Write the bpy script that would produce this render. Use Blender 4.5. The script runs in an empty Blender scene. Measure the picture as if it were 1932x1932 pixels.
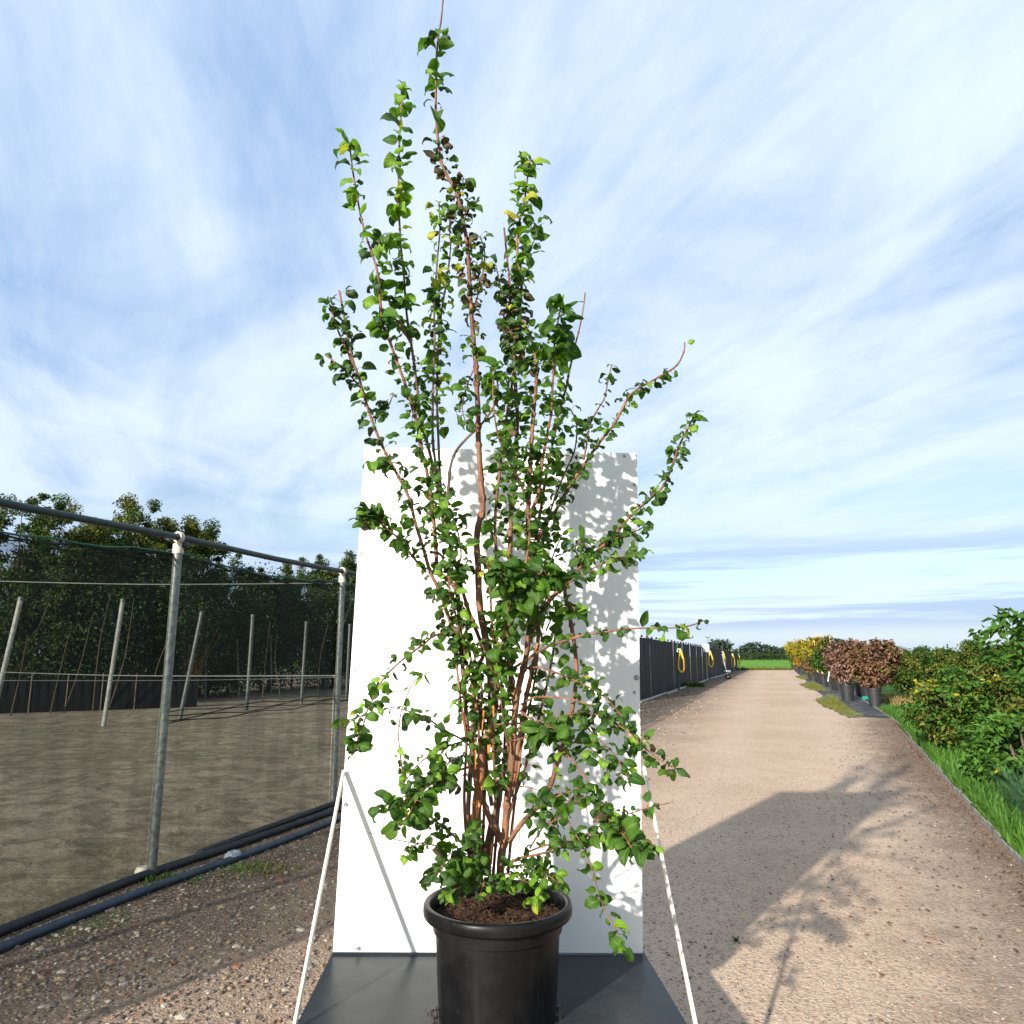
import bpy, math, random
import numpy as np
from mathutils import Vector, Matrix

R = math.radians
rnd = random.Random(11)
nrs = np.random.RandomState(5)
SC = bpy.context.scene
COL = SC.collection

# ------------------------------------------------------------------ camera
CAM_H = 1.4
FPX = 1430.0                       # focal length in units of a 1932 px wide picture
PITCH = math.atan(271 / FPX)
cam_d = bpy.data.cameras.new('camera')
cam = bpy.data.objects.new('camera', cam_d); COL.objects.link(cam)
cam.location = (0, 0, CAM_H)
cam.rotation_euler = (math.pi / 2 + PITCH, 0, 0)
cam_d.sensor_width = 36; cam_d.lens = 36 * FPX / 1932
cam_d.clip_start = 0.05; cam_d.clip_end = 6000
SC.camera = cam

# ------------------------------------------------------------------ sun and sky
SUN_TRAVEL = Vector((1.5, 2.2, -1.0)).normalized()
SUN_EL = math.asin(-SUN_TRAVEL.z)
SUN_AZ = math.atan2(-SUN_TRAVEL.x, -SUN_TRAVEL.y)       # clockwise from +Y
sun_d = bpy.data.lights.new('sun', 'SUN'); sun_d.energy = 3.1; sun_d.angle = R(1.0)
sun_d.color = (1.0, 0.95, 0.87)
sun = bpy.data.objects.new('sun', sun_d); COL.objects.link(sun)
sun.rotation_euler = SUN_TRAVEL.to_track_quat('-Z', 'Y').to_euler()
sun.location = (-20, -30, 20)

world = bpy.data.worlds.new('World'); SC.world = world; world.use_nodes = True
wn = world.node_tree; wn.nodes.clear()
def wnode(t, **k):
    n = wn.nodes.new(t)
    for a, b in k.items(): setattr(n, a, b)
    return n
def wl(a, b): wn.links.new(a, b)
def wmath(op, a, b=None, c=None):
    n = wnode('ShaderNodeMath', operation=op)
    for i, v in enumerate((a, b, c)):
        if v is None: continue
        if isinstance(v, (int, float)): n.inputs[i].default_value = v
        else: wl(v, n.inputs[i])
    return n.outputs[0]
w_out = wnode('ShaderNodeOutputWorld'); w_bg = wnode('ShaderNodeBackground')
w_sky = wnode('ShaderNodeTexSky', sky_type='NISHITA', sun_disc=False)
w_sky.sun_elevation = SUN_EL; w_sky.sun_rotation = SUN_AZ
w_sky.air_density = 1.0; w_sky.dust_density = 0.6; w_sky.ozone_density = 1.6
SKY_STRENGTH = 0.10; SKY_BLUE = 0.56
w_bg.inputs[1].default_value = SKY_STRENGTH
w_tc = wnode('ShaderNodeTexCoord'); w_sep = wnode('ShaderNodeSeparateXYZ')
wl(w_tc.outputs['Generated'], w_sep.inputs[0])
w_z = wmath('ADD', wmath('MAXIMUM', w_sep.outputs[2], 0.0), 0.10)
w_u = wmath('DIVIDE', w_sep.outputs[0], w_z); w_v = wmath('DIVIDE', w_sep.outputs[1], w_z)
def wcomb(x, y, z):
    n = wnode('ShaderNodeCombineXYZ')
    for i, v in enumerate((x, y, z)):
        if isinstance(v, (int, float)): n.inputs[i].default_value = v
        else: wl(v, n.inputs[i])
    return n.outputs[0]
def wnoise(vec, scale, detail, rough, dist):
    n = wnode('ShaderNodeTexNoise'); wl(vec, n.inputs['Vector'])
    n.inputs['Scale'].default_value = scale; n.inputs['Detail'].default_value = detail
    n.inputs['Roughness'].default_value = rough; n.inputs['Distortion'].default_value = dist
    return n.outputs['Fac']
def wramp(fac, lo, hi):
    n = wnode('ShaderNodeMapRange', interpolation_type='SMOOTHSTEP'); wl(fac, n.inputs[0])
    n.inputs[1].default_value = lo; n.inputs[2].default_value = hi
    return n.outputs[0]
# cirrus drawn out along the line of sight, with a second slanted, finer set
wa = wnoise(wcomb(w_u, wmath('MULTIPLY', w_v, 0.55), 3.1), 1.15, 10, 0.60, 0.7)
wu2 = wmath('ADD', w_u, wmath('MULTIPLY', w_v, 0.45))
wb = wnoise(wcomb(wu2, wmath('MULTIPLY', w_v, 0.32), 9.7), 2.4, 9, 0.64, 0.5)
wc = wnoise(wcomb(w_u, w_v, 1.3), 0.55, 4, 0.5, 0.0)
cl = wmath('ADD', wmath('MULTIPLY', wa, 0.50), wmath('ADD', wmath('MULTIPLY', wb, 0.40), wmath('MULTIPLY', wc, 0.30)))
cl = wramp(cl, 0.41, 0.75)
haze = wmath('POWER', wmath('SUBTRACT', 1.0, wmath('MAXIMUM', w_sep.outputs[2], 0.0)), 8.0)
cl = wmath('MULTIPLY', cl, 0.88)
w_mix = wnode('ShaderNodeMix', data_type='RGBA')
w_sc = wnode('ShaderNodeMix', data_type='RGBA', blend_type='MULTIPLY'); w_sc.inputs[0].default_value = 1.0
wl(w_sky.outputs[0], w_sc.inputs[6]); w_sc.inputs[7].default_value = (SKY_BLUE * .98, SKY_BLUE * .96, SKY_BLUE * .92, 1)
w_lo = wnode('ShaderNodeMix', data_type='RGBA', blend_type='LIGHTEN'); w_lo.inputs[0].default_value = 1.0
wl(w_sc.outputs[2], w_lo.inputs[6]); w_lo.inputs[7].default_value = (1.08, 1.74, 2.9, 1)
w_cs = wnode('ShaderNodeMix', data_type='RGBA', blend_type='MULTIPLY'); w_cs.inputs[0].default_value = 1.0
wl(w_sc.outputs[2], w_cs.inputs[6]); w_cs.inputs[7].default_value = (1.1, 1.05, 1.0, 1)
w_cc = wnode('ShaderNodeMix', data_type='RGBA', blend_type='LIGHTEN'); w_cc.inputs[0].default_value = 1.0
wl(w_cs.outputs[2], w_cc.inputs[6]); w_cc.inputs[7].default_value = (3.25, 3.68, 4.1, 1)
wl(cl, w_mix.inputs[0]); wl(w_lo.outputs[2], w_mix.inputs[6]); wl(w_cc.outputs[2], w_mix.inputs[7])
# thin blue-grey cloud bars low over the horizon
bars = wnoise(wcomb(wmath('MULTIPLY', w_sep.outputs[0], 1.6), wmath('MULTIPLY', w_sep.outputs[1], 1.6), wmath('MULTIPLY', w_sep.outputs[2], 30.0)), 1.0, 6, 0.6, 0.2)
bars = wmath('MULTIPLY', wramp(bars, 0.46, 0.60), wmath('MULTIPLY', wramp(w_sep.outputs[2], 0.17, 0.11), wramp(w_sep.outputs[2], 0.02, 0.045)))
w_bar = wnode('ShaderNodeMix', data_type='RGBA'); wl(wmath('MULTIPLY', bars, 0.75), w_bar.inputs[0])
w_bar.inputs[7].default_value = (1.55, 2.1, 3.25, 1)
w_gain = wnode('ShaderNodeMix', data_type='RGBA', blend_type='MULTIPLY')
w_gain.inputs[0].default_value = 1.0
w_hz = wnode('ShaderNodeMix', data_type='RGBA'); wl(wmath('MULTIPLY', haze, 0.8), w_hz.inputs[0])
wl(w_mix.outputs[2], w_hz.inputs[6]); w_hz.inputs[7].default_value = (1.95, 2.65, 3.3, 1)
wl(w_hz.outputs[2], w_bar.inputs[6])
wl(w_bar.outputs[2], w_gain.inputs[6]); w_gain.inputs[7].default_value = (1, 1, 1, 1)
wl(w_gain.outputs[2], w_bg.inputs[0]); wl(w_bg.outputs[0], w_out.inputs[0])

SC.view_settings.view_transform = 'Standard'; SC.view_settings.look = 'None'
SC.view_settings.exposure = 1.54; SC.view_settings.gamma = 1.0
SC.view_settings.use_curve_mapping = False
SC.render.engine = 'CYCLES'
SC.cycles.max_bounces = 6; SC.cycles.transparent_max_bounces = 12
SC.cycles.diffuse_bounces = 3; SC.cycles.glossy_bounces = 3
SC.cycles.use_denoising = True

# ------------------------------------------------------------------ pixel to place
FW = Vector((0, math.cos(PITCH), math.sin(PITCH))); UP = Vector((0, -math.sin(PITCH), math.cos(PITCH)))
CP = Vector((0, 0, CAM_H))
def ray(px, py): return Vector((1, 0, 0)) * ((px - 966) / FPX) + UP * ((966 - py) / FPX) + FW
def at(px, py, Y):
    d = ray(px, py); return CP + d * (Y / d.y)
def onz(px, py, z=0.0):
    d = ray(px, py); return CP + d * ((z - CAM_H) / d.z)
def depth_of(p): return (Vector(p) - CP).dot(FW)

# ------------------------------------------------------------------ mesh helpers
def tag(o, label=None, cat=None, group=None, kind=None):
    if label: o['label'] = label
    if cat: o['category'] = cat
    if group: o['group'] = group
    if kind: o['kind'] = kind
    return o
def link(name, me, parent=None):
    o = bpy.data.objects.new(name, me); COL.objects.link(o)
    if parent is not None: o.parent = parent
    return o
def empty(name, loc=(0, 0, 0)):
    o = bpy.data.objects.new(name, None); COL.objects.link(o); o.location = loc
    o.empty_display_size = 0.1
    return o
def place_child(o):            # keep world position of a mesh built in world coordinates
    o.matrix_parent_inverse = Matrix.Translation(-o.parent.location) if o.parent.parent is None else Matrix.Identity(4)
    return o

class MB:
    def __init__(s): s.v = []; s.f = []; s.m = []; s.uv = None
    def add(s, vs, fs, m=0):
        b = len(s.v); s.v += [tuple(v) for v in vs]; s.f += [tuple(b + i for i in f) for f in fs]; s.m += [m] * len(fs)
    def box(s, c, size, rz=0, m=0, bevel=0, mat=None):
        hx, hy, hz = size[0] / 2, size[1] / 2, size[2] / 2
        M = mat if mat is not None else Matrix.Rotation(rz, 3, 'Z')
        c = Vector(c)
        if bevel <= 0:
            vs = [c + M @ Vector((x * hx, y * hy, z * hz)) for z in (-1, 1) for x, y in ((-1, -1), (1, -1), (1, 1), (-1, 1))]
            s.add(vs, [(3, 2, 1, 0), (4, 5, 6, 7), (0, 1, 5, 4), (1, 2, 6, 5), (2, 3, 7, 6), (3, 0, 4, 7)], m)
        else:
            b = bevel; rings = []
            for z, k in ((-hz, b), (-hz + b, 0), (hz - b, 0), (hz, b)):
                x, y = hx - k, hy - k
                rings.append([(-x + b * (k == 0), -y, z), (x - b * (k == 0), -y, z), (x, -y + b * (k == 0), z), (x, y - b * (k == 0), z),
                              (x - b * (k == 0), y, z), (-x + b * (k == 0), y, z), (-x, y - b * (k == 0), z), (-x, -y + b * (k == 0), z)])
            vs = [c + M @ Vector(p) for r in rings for p in r]
            fs = []
            for i in range(3):
                for j in range(8): fs.append((i * 8 + j, i * 8 + (j + 1) % 8, i * 8 + 8 + (j + 1) % 8, i * 8 + 8 + j))
            fs.append(tuple(range(7, -1, -1))); fs.append(tuple(range(24, 32)))
            s.add(vs, fs, m)
    def tube(s, pts, rad, n=8, m=0, caps=True, closed=False):
        pts = [Vector(p) for p in pts]; N = len(pts)
        if not isinstance(rad, (list, tuple)): rad = [rad] * N
        rings = []; ref = None
        for i in range(N):
            if closed: t = pts[(i + 1) % N] - pts[i - 1]
            else: t = pts[min(i + 1, N - 1)] - pts[max(i - 1, 0)]
            t.normalize()
            if ref is None:
                ref = Vector((0, 0, 1)) if abs(t.z) < .9 else Vector((1, 0, 0))
            a = (ref - t * ref.dot(t))
            if a.length < 1e-6: a = t.orthogonal()
            a.normalize(); b = t.cross(a); ref = a
            rings.append([pts[i] + (a * math.cos(2 * math.pi * k / n) + b * math.sin(2 * math.pi * k / n)) * rad[i] for k in range(n)])
        fs = []
        last = N if closed else N - 1
        for i in range(last):
            j = (i + 1) % N
            for k in range(n): fs.append((i * n + k, i * n + (k + 1) % n, j * n + (k + 1) % n, j * n + k))
        if caps and not closed:
            fs.append(tuple(range(n - 1, -1, -1))); fs.append(tuple((N - 1) * n + k for k in range(n)))
        s.add([v for r in rings for v in r], fs, m)
    def lathe(s, prof, c=(0, 0, 0), n=48, m=0, cap_bottom=False, cap_top=False, axis=None):
        vs = []; fs = []; c = Vector(c)
        M = Matrix.Identity(3) if axis is None else Vector((0, 0, 1)).rotation_difference(Vector(axis)).to_matrix()
        for r, z in prof:
            for k in range(n):
                a = 2 * math.pi * k / n; vs.append(c + M @ Vector((r * math.cos(a), r * math.sin(a), z)))
        for i in range(len(prof) - 1):
            for k in range(n): fs.append((i * n + k, i * n + (k + 1) % n, (i + 1) * n + (k + 1) % n, (i + 1) * n + k))
        if cap_bottom: fs.append(tuple(range(n - 1, -1, -1)))
        if cap_top: fs.append(tuple((len(prof) - 1) * n + k for k in range(n)))
        s.add(vs, fs, m)
    def build(s, name, mats, parent=None, smooth=True, autosmooth=40):
        me = bpy.data.meshes.new(name); me.from_pydata(s.v, [], s.f)
        if not isinstance(mats, (list, tuple)): mats = [mats]
        for x in mats: me.materials.append(x)
        if len(mats) > 1: me.polygons.foreach_set('material_index', s.m)
        if smooth:
            me.polygons.foreach_set('use_smooth', [True] * len(me.polygons))
            if autosmooth: me.set_sharp_from_angle(angle=R(autosmooth))
        me.update()
        o = link(name, me, parent)
        if parent is not None: place_child(o)
        return o

def mesh_np(name, verts, faces, mats, midx=None, parent=None, smooth=False, uvs=None):
    """fast mesh from arrays: verts (N,3), faces (F,k)"""
    me = bpy.data.meshes.new(name); verts = np.asarray(verts, np.float32); faces = np.asarray(faces, np.int32)
    F, k = faces.shape
    me.vertices.add(len(verts)); me.vertices.foreach_set('co', verts.ravel())
    me.loops.add(F * k); me.loops.foreach_set('vertex_index', faces.ravel())
    me.polygons.add(F); me.polygons.foreach_set('loop_start', np.arange(0, F * k, k, dtype=np.int32))
    if not isinstance(mats, (list, tuple)): mats = [mats]
    for m in mats: me.materials.append(m)
    if midx is not None: me.polygons.foreach_set('material_index', np.asarray(midx, np.int32))
    if smooth: me.polygons.foreach_set('use_smooth', np.ones(F, bool))
    if uvs is not None:
        l = me.uv_layers.new(name='UVMap'); l.data.foreach_set('uv', np.asarray(uvs, np.float32).ravel())
    me.update(calc_edges=True); me.validate()
    o = link(name, me, parent)
    if parent is not None: place_child(o)
    return o

def smooth_path(pts, per=4):
    pts = [Vector(p) for p in pts]; out = []
    for i in range(len(pts) - 1):
        p0 = pts[max(i - 1, 0)]; p1 = pts[i]; p2 = pts[i + 1]; p3 = pts[min(i + 2, len(pts) - 1)]
        for k in range(per):
            t = k / per
            out.append(0.5 * ((2 * p1) + (p2 - p0) * t + (2 * p0 - 5 * p1 + 4 * p2 - p3) * t * t + (3 * p1 - p0 - 3 * p2 + p3) * t ** 3))
    out.append(pts[-1]); return out

# ------------------------------------------------------------------ materials
class NT:
    def __init__(s, name, rough=0.8, spec=0.3):
        s.mat = bpy.data.materials.new(name); s.mat.use_nodes = True
        s.t = s.mat.node_tree; s.p = s.t.nodes['Principled BSDF']; s.out = s.t.nodes['Material Output']
        s.p.inputs['Roughness'].default_value = rough; s.p.inputs['Specular IOR Level'].default_value = spec
        s._obj = None
    def n(s, t, **k):
        x = s.t.nodes.new(t)
        for a, b in k.items(): setattr(x, a, b)
        return x
    def l(s, a, b): s.t.links.new(a, b)
    def pos(s):
        if s._obj is None: s._obj = s.n('ShaderNodeNewGeometry')
        return s._obj.outputs['Position']
    def setv(s, sock, v):
        if isinstance(v, (int, float)): sock.default_value = v
        elif isinstance(v, (tuple, list)): sock.default_value = v if len(v) == len(sock.default_value) else tuple(v) + (1,)
        else: s.l(v, sock)
    def math(s, op, a, b=None, c=None, clamp=False):
        x = s.n('ShaderNodeMath', operation=op, use_clamp=clamp)
        for i, v in enumerate((a, b, c)):
            if v is not None: s.setv(x.inputs[i], v)
        return x.outputs[0]
    def mapping(s, vec, scale=(1, 1, 1), rot=(0, 0, 0), loc=(0, 0, 0)):
        x = s.n('ShaderNodeMapping'); s.l(vec, x.inputs[0])
        x.inputs['Scale'].default_value = scale; x.inputs['Rotation'].default_value = rot; x.inputs['Location'].default_value = loc
        return x.outputs[0]
    def noise(s, scale, detail=4, rough=.55, vec=None, dist=0, col=False):
        x = s.n('ShaderNodeTexNoise'); s.l(vec if vec is not None else s.pos(), x.inputs['Vector'])
        x.inputs['Scale'].default_value = scale; x.inputs['Detail'].default_value = detail
        x.inputs['Roughness'].default_value = rough; x.inputs['Distortion'].default_value = dist
        return x.outputs['Color' if col else 'Fac']
    def voro(s, scale, vec=None, out='Distance', feature='F1', rand=1.0):
        x = s.n('ShaderNodeTexVoronoi', feature=feature); s.l(vec if vec is not None else s.pos(), x.inputs['Vector'])
        x.inputs['Scale'].default_value = scale; x.inputs['Randomness'].default_value = rand
        return x.outputs[out]
    def ramp(s, fac, lo, hi, a=0.0, b=1.0):
        x = s.n('ShaderNodeMapRange', interpolation_type='SMOOTHSTEP'); s.l(fac, x.inputs[0])
        x.inputs[1].default_value = lo; x.inputs[2].default_value = hi; x.inputs[3].default_value = a; x.inputs[4].default_value = b
        return x.outputs[0]
    def mix(s, fac, a, b, blend='MIX'):
        x = s.n('ShaderNodeMix', data_type='RGBA', blend_type=blend)
        s.setv(x.inputs[0], fac); s.setv(x.inputs[6], a); s.setv(x.inputs[7], b)
        return x.outputs[2]
    def cramp(s, fac, stops):
        x = s.n('ShaderNodeValToRGB'); s.l(fac, x.inputs[0]); e = x.color_ramp.elements
        while len(e) < len(stops): e.new(0.5)
        for i, (p, c) in enumerate(stops): e[i].position = p; e[i].color = tuple(c) + (1,)
        return x.outputs[0]
    def bump(s, h, strength=.5, dist=.01, prev=None):
        x = s.n('ShaderNodeBump'); s.l(h, x.inputs['Height']); x.inputs['Strength'].default_value = strength
        x.inputs['Distance'].default_value = dist
        if prev is not None: s.l(prev, x.inputs['Normal'])
        s.l(x.outputs[0], s.p.inputs['Normal']); return x.outputs[0]
    def color(s, c): s.setv(s.p.inputs['Base Color'], c); return s

def simple(name, col, rough=.7, spec=.3, var=.15, vscale=12, metal=0, bump=0, bscale=80):
    m = NT(name, rough, spec)
    n = m.noise(vscale, 5, .6)
    a = tuple(c * (1 - var) for c in col); b = tuple(min(c * (1 + var), 1) for c in col)
    m.color(m.mix(m.ramp(n, .3, .7), a, b)); m.p.inputs['Metallic'].default_value = metal
    if bump: m.bump(m.noise(bscale, 4, .6), bump, .004)
    return m.mat

# leaf material: waxy top, a paler midrib from the leaf's own UVs, some light passing through
def leaf_mat(name, dark, light, blotch=None, blotch_amt=0.0, transl=.40, rough=.50, spec=.28):
    m = NT(name, rough, spec)
    oi = m.n('ShaderNodeObjectInfo'); gi = m.n('ShaderNodeNewGeometry')
    r = m.math('FRACT', m.math('ADD', oi.outputs['Random'], gi.outputs['Random Per Island']))
    base = m.mix(r, dark, light)
    uv = m.n('ShaderNodeUVMap'); sp = m.n('ShaderNodeSeparateXYZ'); m.l(uv.outputs[0], sp.inputs[0])
    mid = m.math('ABSOLUTE', m.math('SUBTRACT', sp.outputs[0], .5))
    rib = m.ramp(mid, .02, .07, 1, 0)
    vein = m.math('SINE', m.math('MULTIPLY', m.math('SUBTRACT', sp.outputs[1], m.math('MULTIPLY', mid, .55)), 44))
    base = m.mix(m.math('MULTIPLY', m.ramp(vein, .6, 1), .16), base, tuple(min(1, c * 1.6 + .02) for c in light))
    base = m.mix(m.math('MULTIPLY', rib, .35), base, tuple(min(1, c * 1.9 + .02) for c in light))
    if blotch:
        nz = m.noise(55, 3, .6)
        base = m.mix(m.math('MULTIPLY', m.ramp(nz, .55, .68), blotch_amt), base, blotch)
    m.color(base); m.bump(vein, .25, .002)
    tr = m.n('ShaderNodeBsdfTranslucent'); m.l(m.mix(1.0, base, (1.5, 1.7, .7, 1), 'MULTIPLY'), tr.inputs[0])
    ms = m.n('ShaderNodeMixShader'); ms.inputs[0].default_value = transl
    m.l(m.p.outputs[0], ms.inputs[1]); m.l(tr.outputs[0], ms.inputs[2]); m.l(ms.outputs[0], m.out.inputs[0])
    return m.mat
def foliage_mat(name, dark, light, transl=.25, rough=.6):
    m = NT(name, rough, .25)
    gi = m.n('ShaderNodeNewGeometry')
    nz = m.noise(1.3, 3, .6)
    f = m.math('ADD', m.math('MULTIPLY', gi.outputs['Random Per Island'], .7), m.math('MULTIPLY', m.ramp(nz, .35, .65), .3))
    base = m.mix(f, dark, light); m.color(base)
    tr = m.n('ShaderNodeBsdfTranslucent'); m.l(base, tr.inputs[0])
    ms = m.n('ShaderNodeMixShader'); ms.inputs[0].default_value = transl
    m.l(m.p.outputs[0], ms.inputs[1]); m.l(tr.outputs[0], ms.inputs[2]); m.l(ms.outputs[0], m.out.inputs[0])
    return m.mat

M = {}
M['steel'] = None
m = NT('galvanised_steel', .42, .5); nz = m.noise(30, 5, .6)
m.color(m.mix(m.ramp(nz, .35, .65), (.11, .12, .11), (.21, .225, .21))); m.p.inputs['Metallic'].default_value = .55
m.bump(m.noise(120, 3), .12, .002); M['steel'] = m.mat
M['steel_dark'] = simple('weathered_green_pipe', (.020, .036, .036), .5, .4, .3, 15, .1)
M['pole_pale'] = simple('weathered_pale_pole', (.34, .33, .30), .6, .3, .25, 10)
M['clamp'] = simple('beige_plastic_clamp', (.50, .46, .36), .5, .4, .12, 30)
M['black_plastic'] = simple('black_plastic', (.018, .018, .02), .45, .4, .3, 25)
M['pipe_blue'] = simple('blue_black_pipe', (.022, .034, .050), .45, .35, .35, 7, 0, .15, 60)
M['pipe_black'] = simple('dusty_black_pipe', (.018, .019, .020), .6, .3, .45, 6, 0, .15, 60)
M['rope'] = simple('pale_rope', (.22, .22, .19), .8, .2, .15, 40)
M['cord'] = simple('black_cord', (.012, .014, .013), .8, .2, .2, 40)
M['cord_green'] = simple('green_cord', (.02, .09, .06), .7, .3, .2, 40)
M['green_pole'] = simple('green_painted_pole', (.012, .10, .06), .45, .4, .2, 20)
M['hose_yellow'] = simple('yellow_rubber_hose', (.70, .42, .03), .45, .4, .12, 20)
M['hose_grey'] = simple('grey_hose', (.30, .31, .33), .6, .3, .15, 8)
M['white_box'] = simple('white_plastic_box', (.55, .57, .58), .5, .4, .08, 20)
M['rubber'] = simple('black_rubber_tyre', (.015, .015, .016), .8, .2, .2, 20)
M['bamboo'] = simple('bamboo_cane', (.62, .34, .14), .6, .3, .2, 14)
M['white_stake'] = simple('white_stake', (.70, .68, .62), .6, .3, .1, 14)
M['teal'] = simple('teal_plastic_fitting', (.02, .22, .16), .5, .4, .15, 30)
M['edging'] = simple('weathered_edging', (.26, .24, .21), .8, .2, .4, 6)
M['barrier'] = simple('black_barrier_fabric', (.008, .008, .009), .8, .15, .3, 8)
M['screw'] = simple('zinc_screw', (.32, .33, .34), .35, .5, .15, 200, .7)
M['tree_bark'] = simple('tree_bark', (.11, .085, .06), .9, .2, .4, 9, 0, .5, 30)
M['pale_stem'] = simple('pale_bare_stem', (.10, .075, .05), .9, .2, .35, 9)
M['orange_stem'] = simple('rusty_bare_twig', (.26, .13, .06), .9, .2, .35, 9)

# potted shrub bark: reddish brown with pale lenticels and orange peeled patches
m = NT('shrub_bark', .6, .35)
nz = m.noise(26, 5, .6, m.mapping(m.pos(), (1, 1, .35)))
b = m.cramp(nz, [(.28, (.052, .022, .012)), (.46, (.135, .057, .030)), (.60, (.22, .097, .048)), (.76, (.32, .13, .05))])
v = m.voro(150, m.mapping(m.pos(), (1, 1, 1.6)))
b = m.mix(m.ramp(v, .16, .24, .85, 0), b, (.36, .25, .16))
m.color(b); m.bump(m.math('SUBTRACT', nz, m.math('MULTIPLY', v, .4)), .6, .006); M['bark'] = m.mat
m = NT('peeling_bark', .5, .4)
nz = m.noise(16, 5, .62, m.mapping(m.pos(), (1.6, 1.6, .28)), .6)
b = m.cramp(nz, [(.30, (.080, .032, .018)), (.42, (.34, .115, .035)), (.50, (.15, .065, .033)), (.62, (.28, .175, .105)), (.8, (.15, .085, .05))])
v = m.voro(120, m.mapping(m.pos(), (1, 1, 2.2)))
b = m.mix(m.ramp(v, .15, .22, .7, 0), b, (.60, .48, .33))
m.color(b); m.bump(nz, .8, .008); M['peel'] = m.mat
m = NT('smooth_grey_bark', .4, .45)
nz = m.noise(20, 4, .6, m.mapping(m.pos(), (1.4, 1.4, .3)))
b = m.cramp(nz, [(.3, (.055, .036, .028)), (.55, (.12, .08, .06)), (.75, (.20, .12, .07))])
m.color(b); m.bump(nz, .4, .004); M['grey_bark'] = m.mat
M['peel_strip'] = simple('orange_peeled_bark', (.50, .17, .045), .6, .3, .35, 30)

M['leaf_g'] = leaf_mat('green_leaf', (.024, .068, .009), (.070, .155, .014), (.12, .06, .02), .15, .42)
M['leaf_d'] = leaf_mat('dark_green_leaf', (.017, .046, .011), (.038, .088, .013), (.10, .045, .02), .3, .2)
M['leaf_l'] = leaf_mat('light_green_leaf', (.085, .19, .012), (.18, .31, .028), (.2, .1, .02), .15, .38)
M['leaf_y'] = leaf_mat('yellow_green_leaf', (.20, .25, .015), (.40, .36, .035), (.25, .1, .02), .3, .38)
M['leaf_b'] = leaf_mat('browned_leaf', (.030, .036, .014), (.085, .062, .026), (.17, .06, .03), .6, .15)
LEAFM = [M['leaf_g'], M['leaf_d'], M['leaf_l'], M['leaf_y'], M['leaf_b']]

M['fol_dark'] = foliage_mat('dark_woodland_foliage', (.022, .046, .011), (.066, .102, .022), .2)
M['fol_olive'] = foliage_mat('olive_foliage', (.065, .085, .013), (.20, .195, .03))
M['fol_green'] = foliage_mat('green_foliage', (.025, .075, .010), (.075, .17, .020))
M['fol_fresh'] = foliage_mat('fresh_green_foliage', (.034, .10, .012), (.095, .205, .024))
M['fol_yellow'] = foliage_mat('yellow_foliage', (.30, .25, .015), (.52, .42, .035))
M['fol_orange'] = foliage_mat('orange_foliage', (.26, .11, .02), (.48, .25, .04))
M['fol_brown'] = foliage_mat('purple_brown_foliage', (.085, .045, .034), (.29, .17, .125), .15)
M['fol_brown2'] = foliage_mat('brown_foliage', (.080, .043, .022), (.25, .14, .075), .15)
M['fol_hazy'] = foliage_mat('haze_tinted_foliage', (.030, .052, .034), (.058, .090, .055), .1)  # bluish green: distance haze put into the far trees' leaf colour
M['fol_bluegrass'] = foliage_mat('blue_green_grass', (.020, .060, .030), (.065, .14, .075), .2)
M['fol_dry'] = foliage_mat('dry_grass', (.20, .13, .05), (.38, .26, .12), .2)

# white laminated board, dark film-faced platform
m = NT('white_laminate', .38, .4); nz = m.noise(3, 4)
m.color(m.mix(m.ramp(nz, .35, .7), (.80, .795, .77), (.86, .86, .85))); m.bump(m.noise(14, 3), .02, .003); M['board'] = m.mat
M['ply_edge'] = simple('plywood_edge', (.30, .13, .055), .7, .3, .4, 60)
m = NT('film_faced_plywood', .30, .12)
nz = m.noise(9, 6, .65); fine = m.noise(140, 3, .5)
m.color(m.mix(m.ramp(nz, .4, .75), (.020, .024, .028), (.042, .046, .048)))
dust = m.ramp(m.noise(42, 5, .7), .60, .72)
m.color(m.mix(m.math('MULTIPLY', dust, .25), m.mix(m.ramp(nz, .4, .75), (.015, .019, .022), (.028, .032, .033)), (.12, .105, .085)))
m.setv(m.p.inputs['Roughness'], m.ramp(nz, .3, .8, .26, .42)); m.bump(fine, .05, .001); M['platform'] = m.mat
M['wood'] = simple('grey_pallet_wood', (.18, .14, .10), .85, .2, .3, 18, 0, .3, 60)
M['stay'] = simple('white_painted_batten', (.62, .58, .50), .6, .3, .22, 45)
m = NT('black_nursery_pot', .36, .17); nz = m.noise(7, 5, .6)
streak = m.noise(20, 4, .6, m.mapping(m.pos(), (1, 1, .08)))
b = m.mix(m.ramp(nz, .4, .7), (.005, .005, .0055), (.010, .010, .0105))
b = m.mix(m.math('MULTIPLY', m.ramp(streak, .55, .75), .3), b, (.024, .023, .022))
b = m.mix(m.math('MULTIPLY', m.ramp(m.noise(110, 3, .6), .68, .76), .25), b, (.16, .13, .10))
m.color(b); m.setv(m.p.inputs['Roughness'], m.ramp(nz, .3, .7, .30, .46)); m.bump(m.noise(160, 3), .06, .001); M['pot'] = m.mat
m = NT('peaty_soil', .95, .15); nz = m.noise(70, 6, .7)
m.color(m.cramp(nz, [(.3, (.018, .010, .006)), (.55, (.055, .030, .018)), (.75, (.14, .085, .05))])); m.bump(nz, .9, .01); M['soil'] = m.mat
M['small_pot'] = simple('black_container', (.022, .023, .024), .5, .4, .3, 12)

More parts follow.
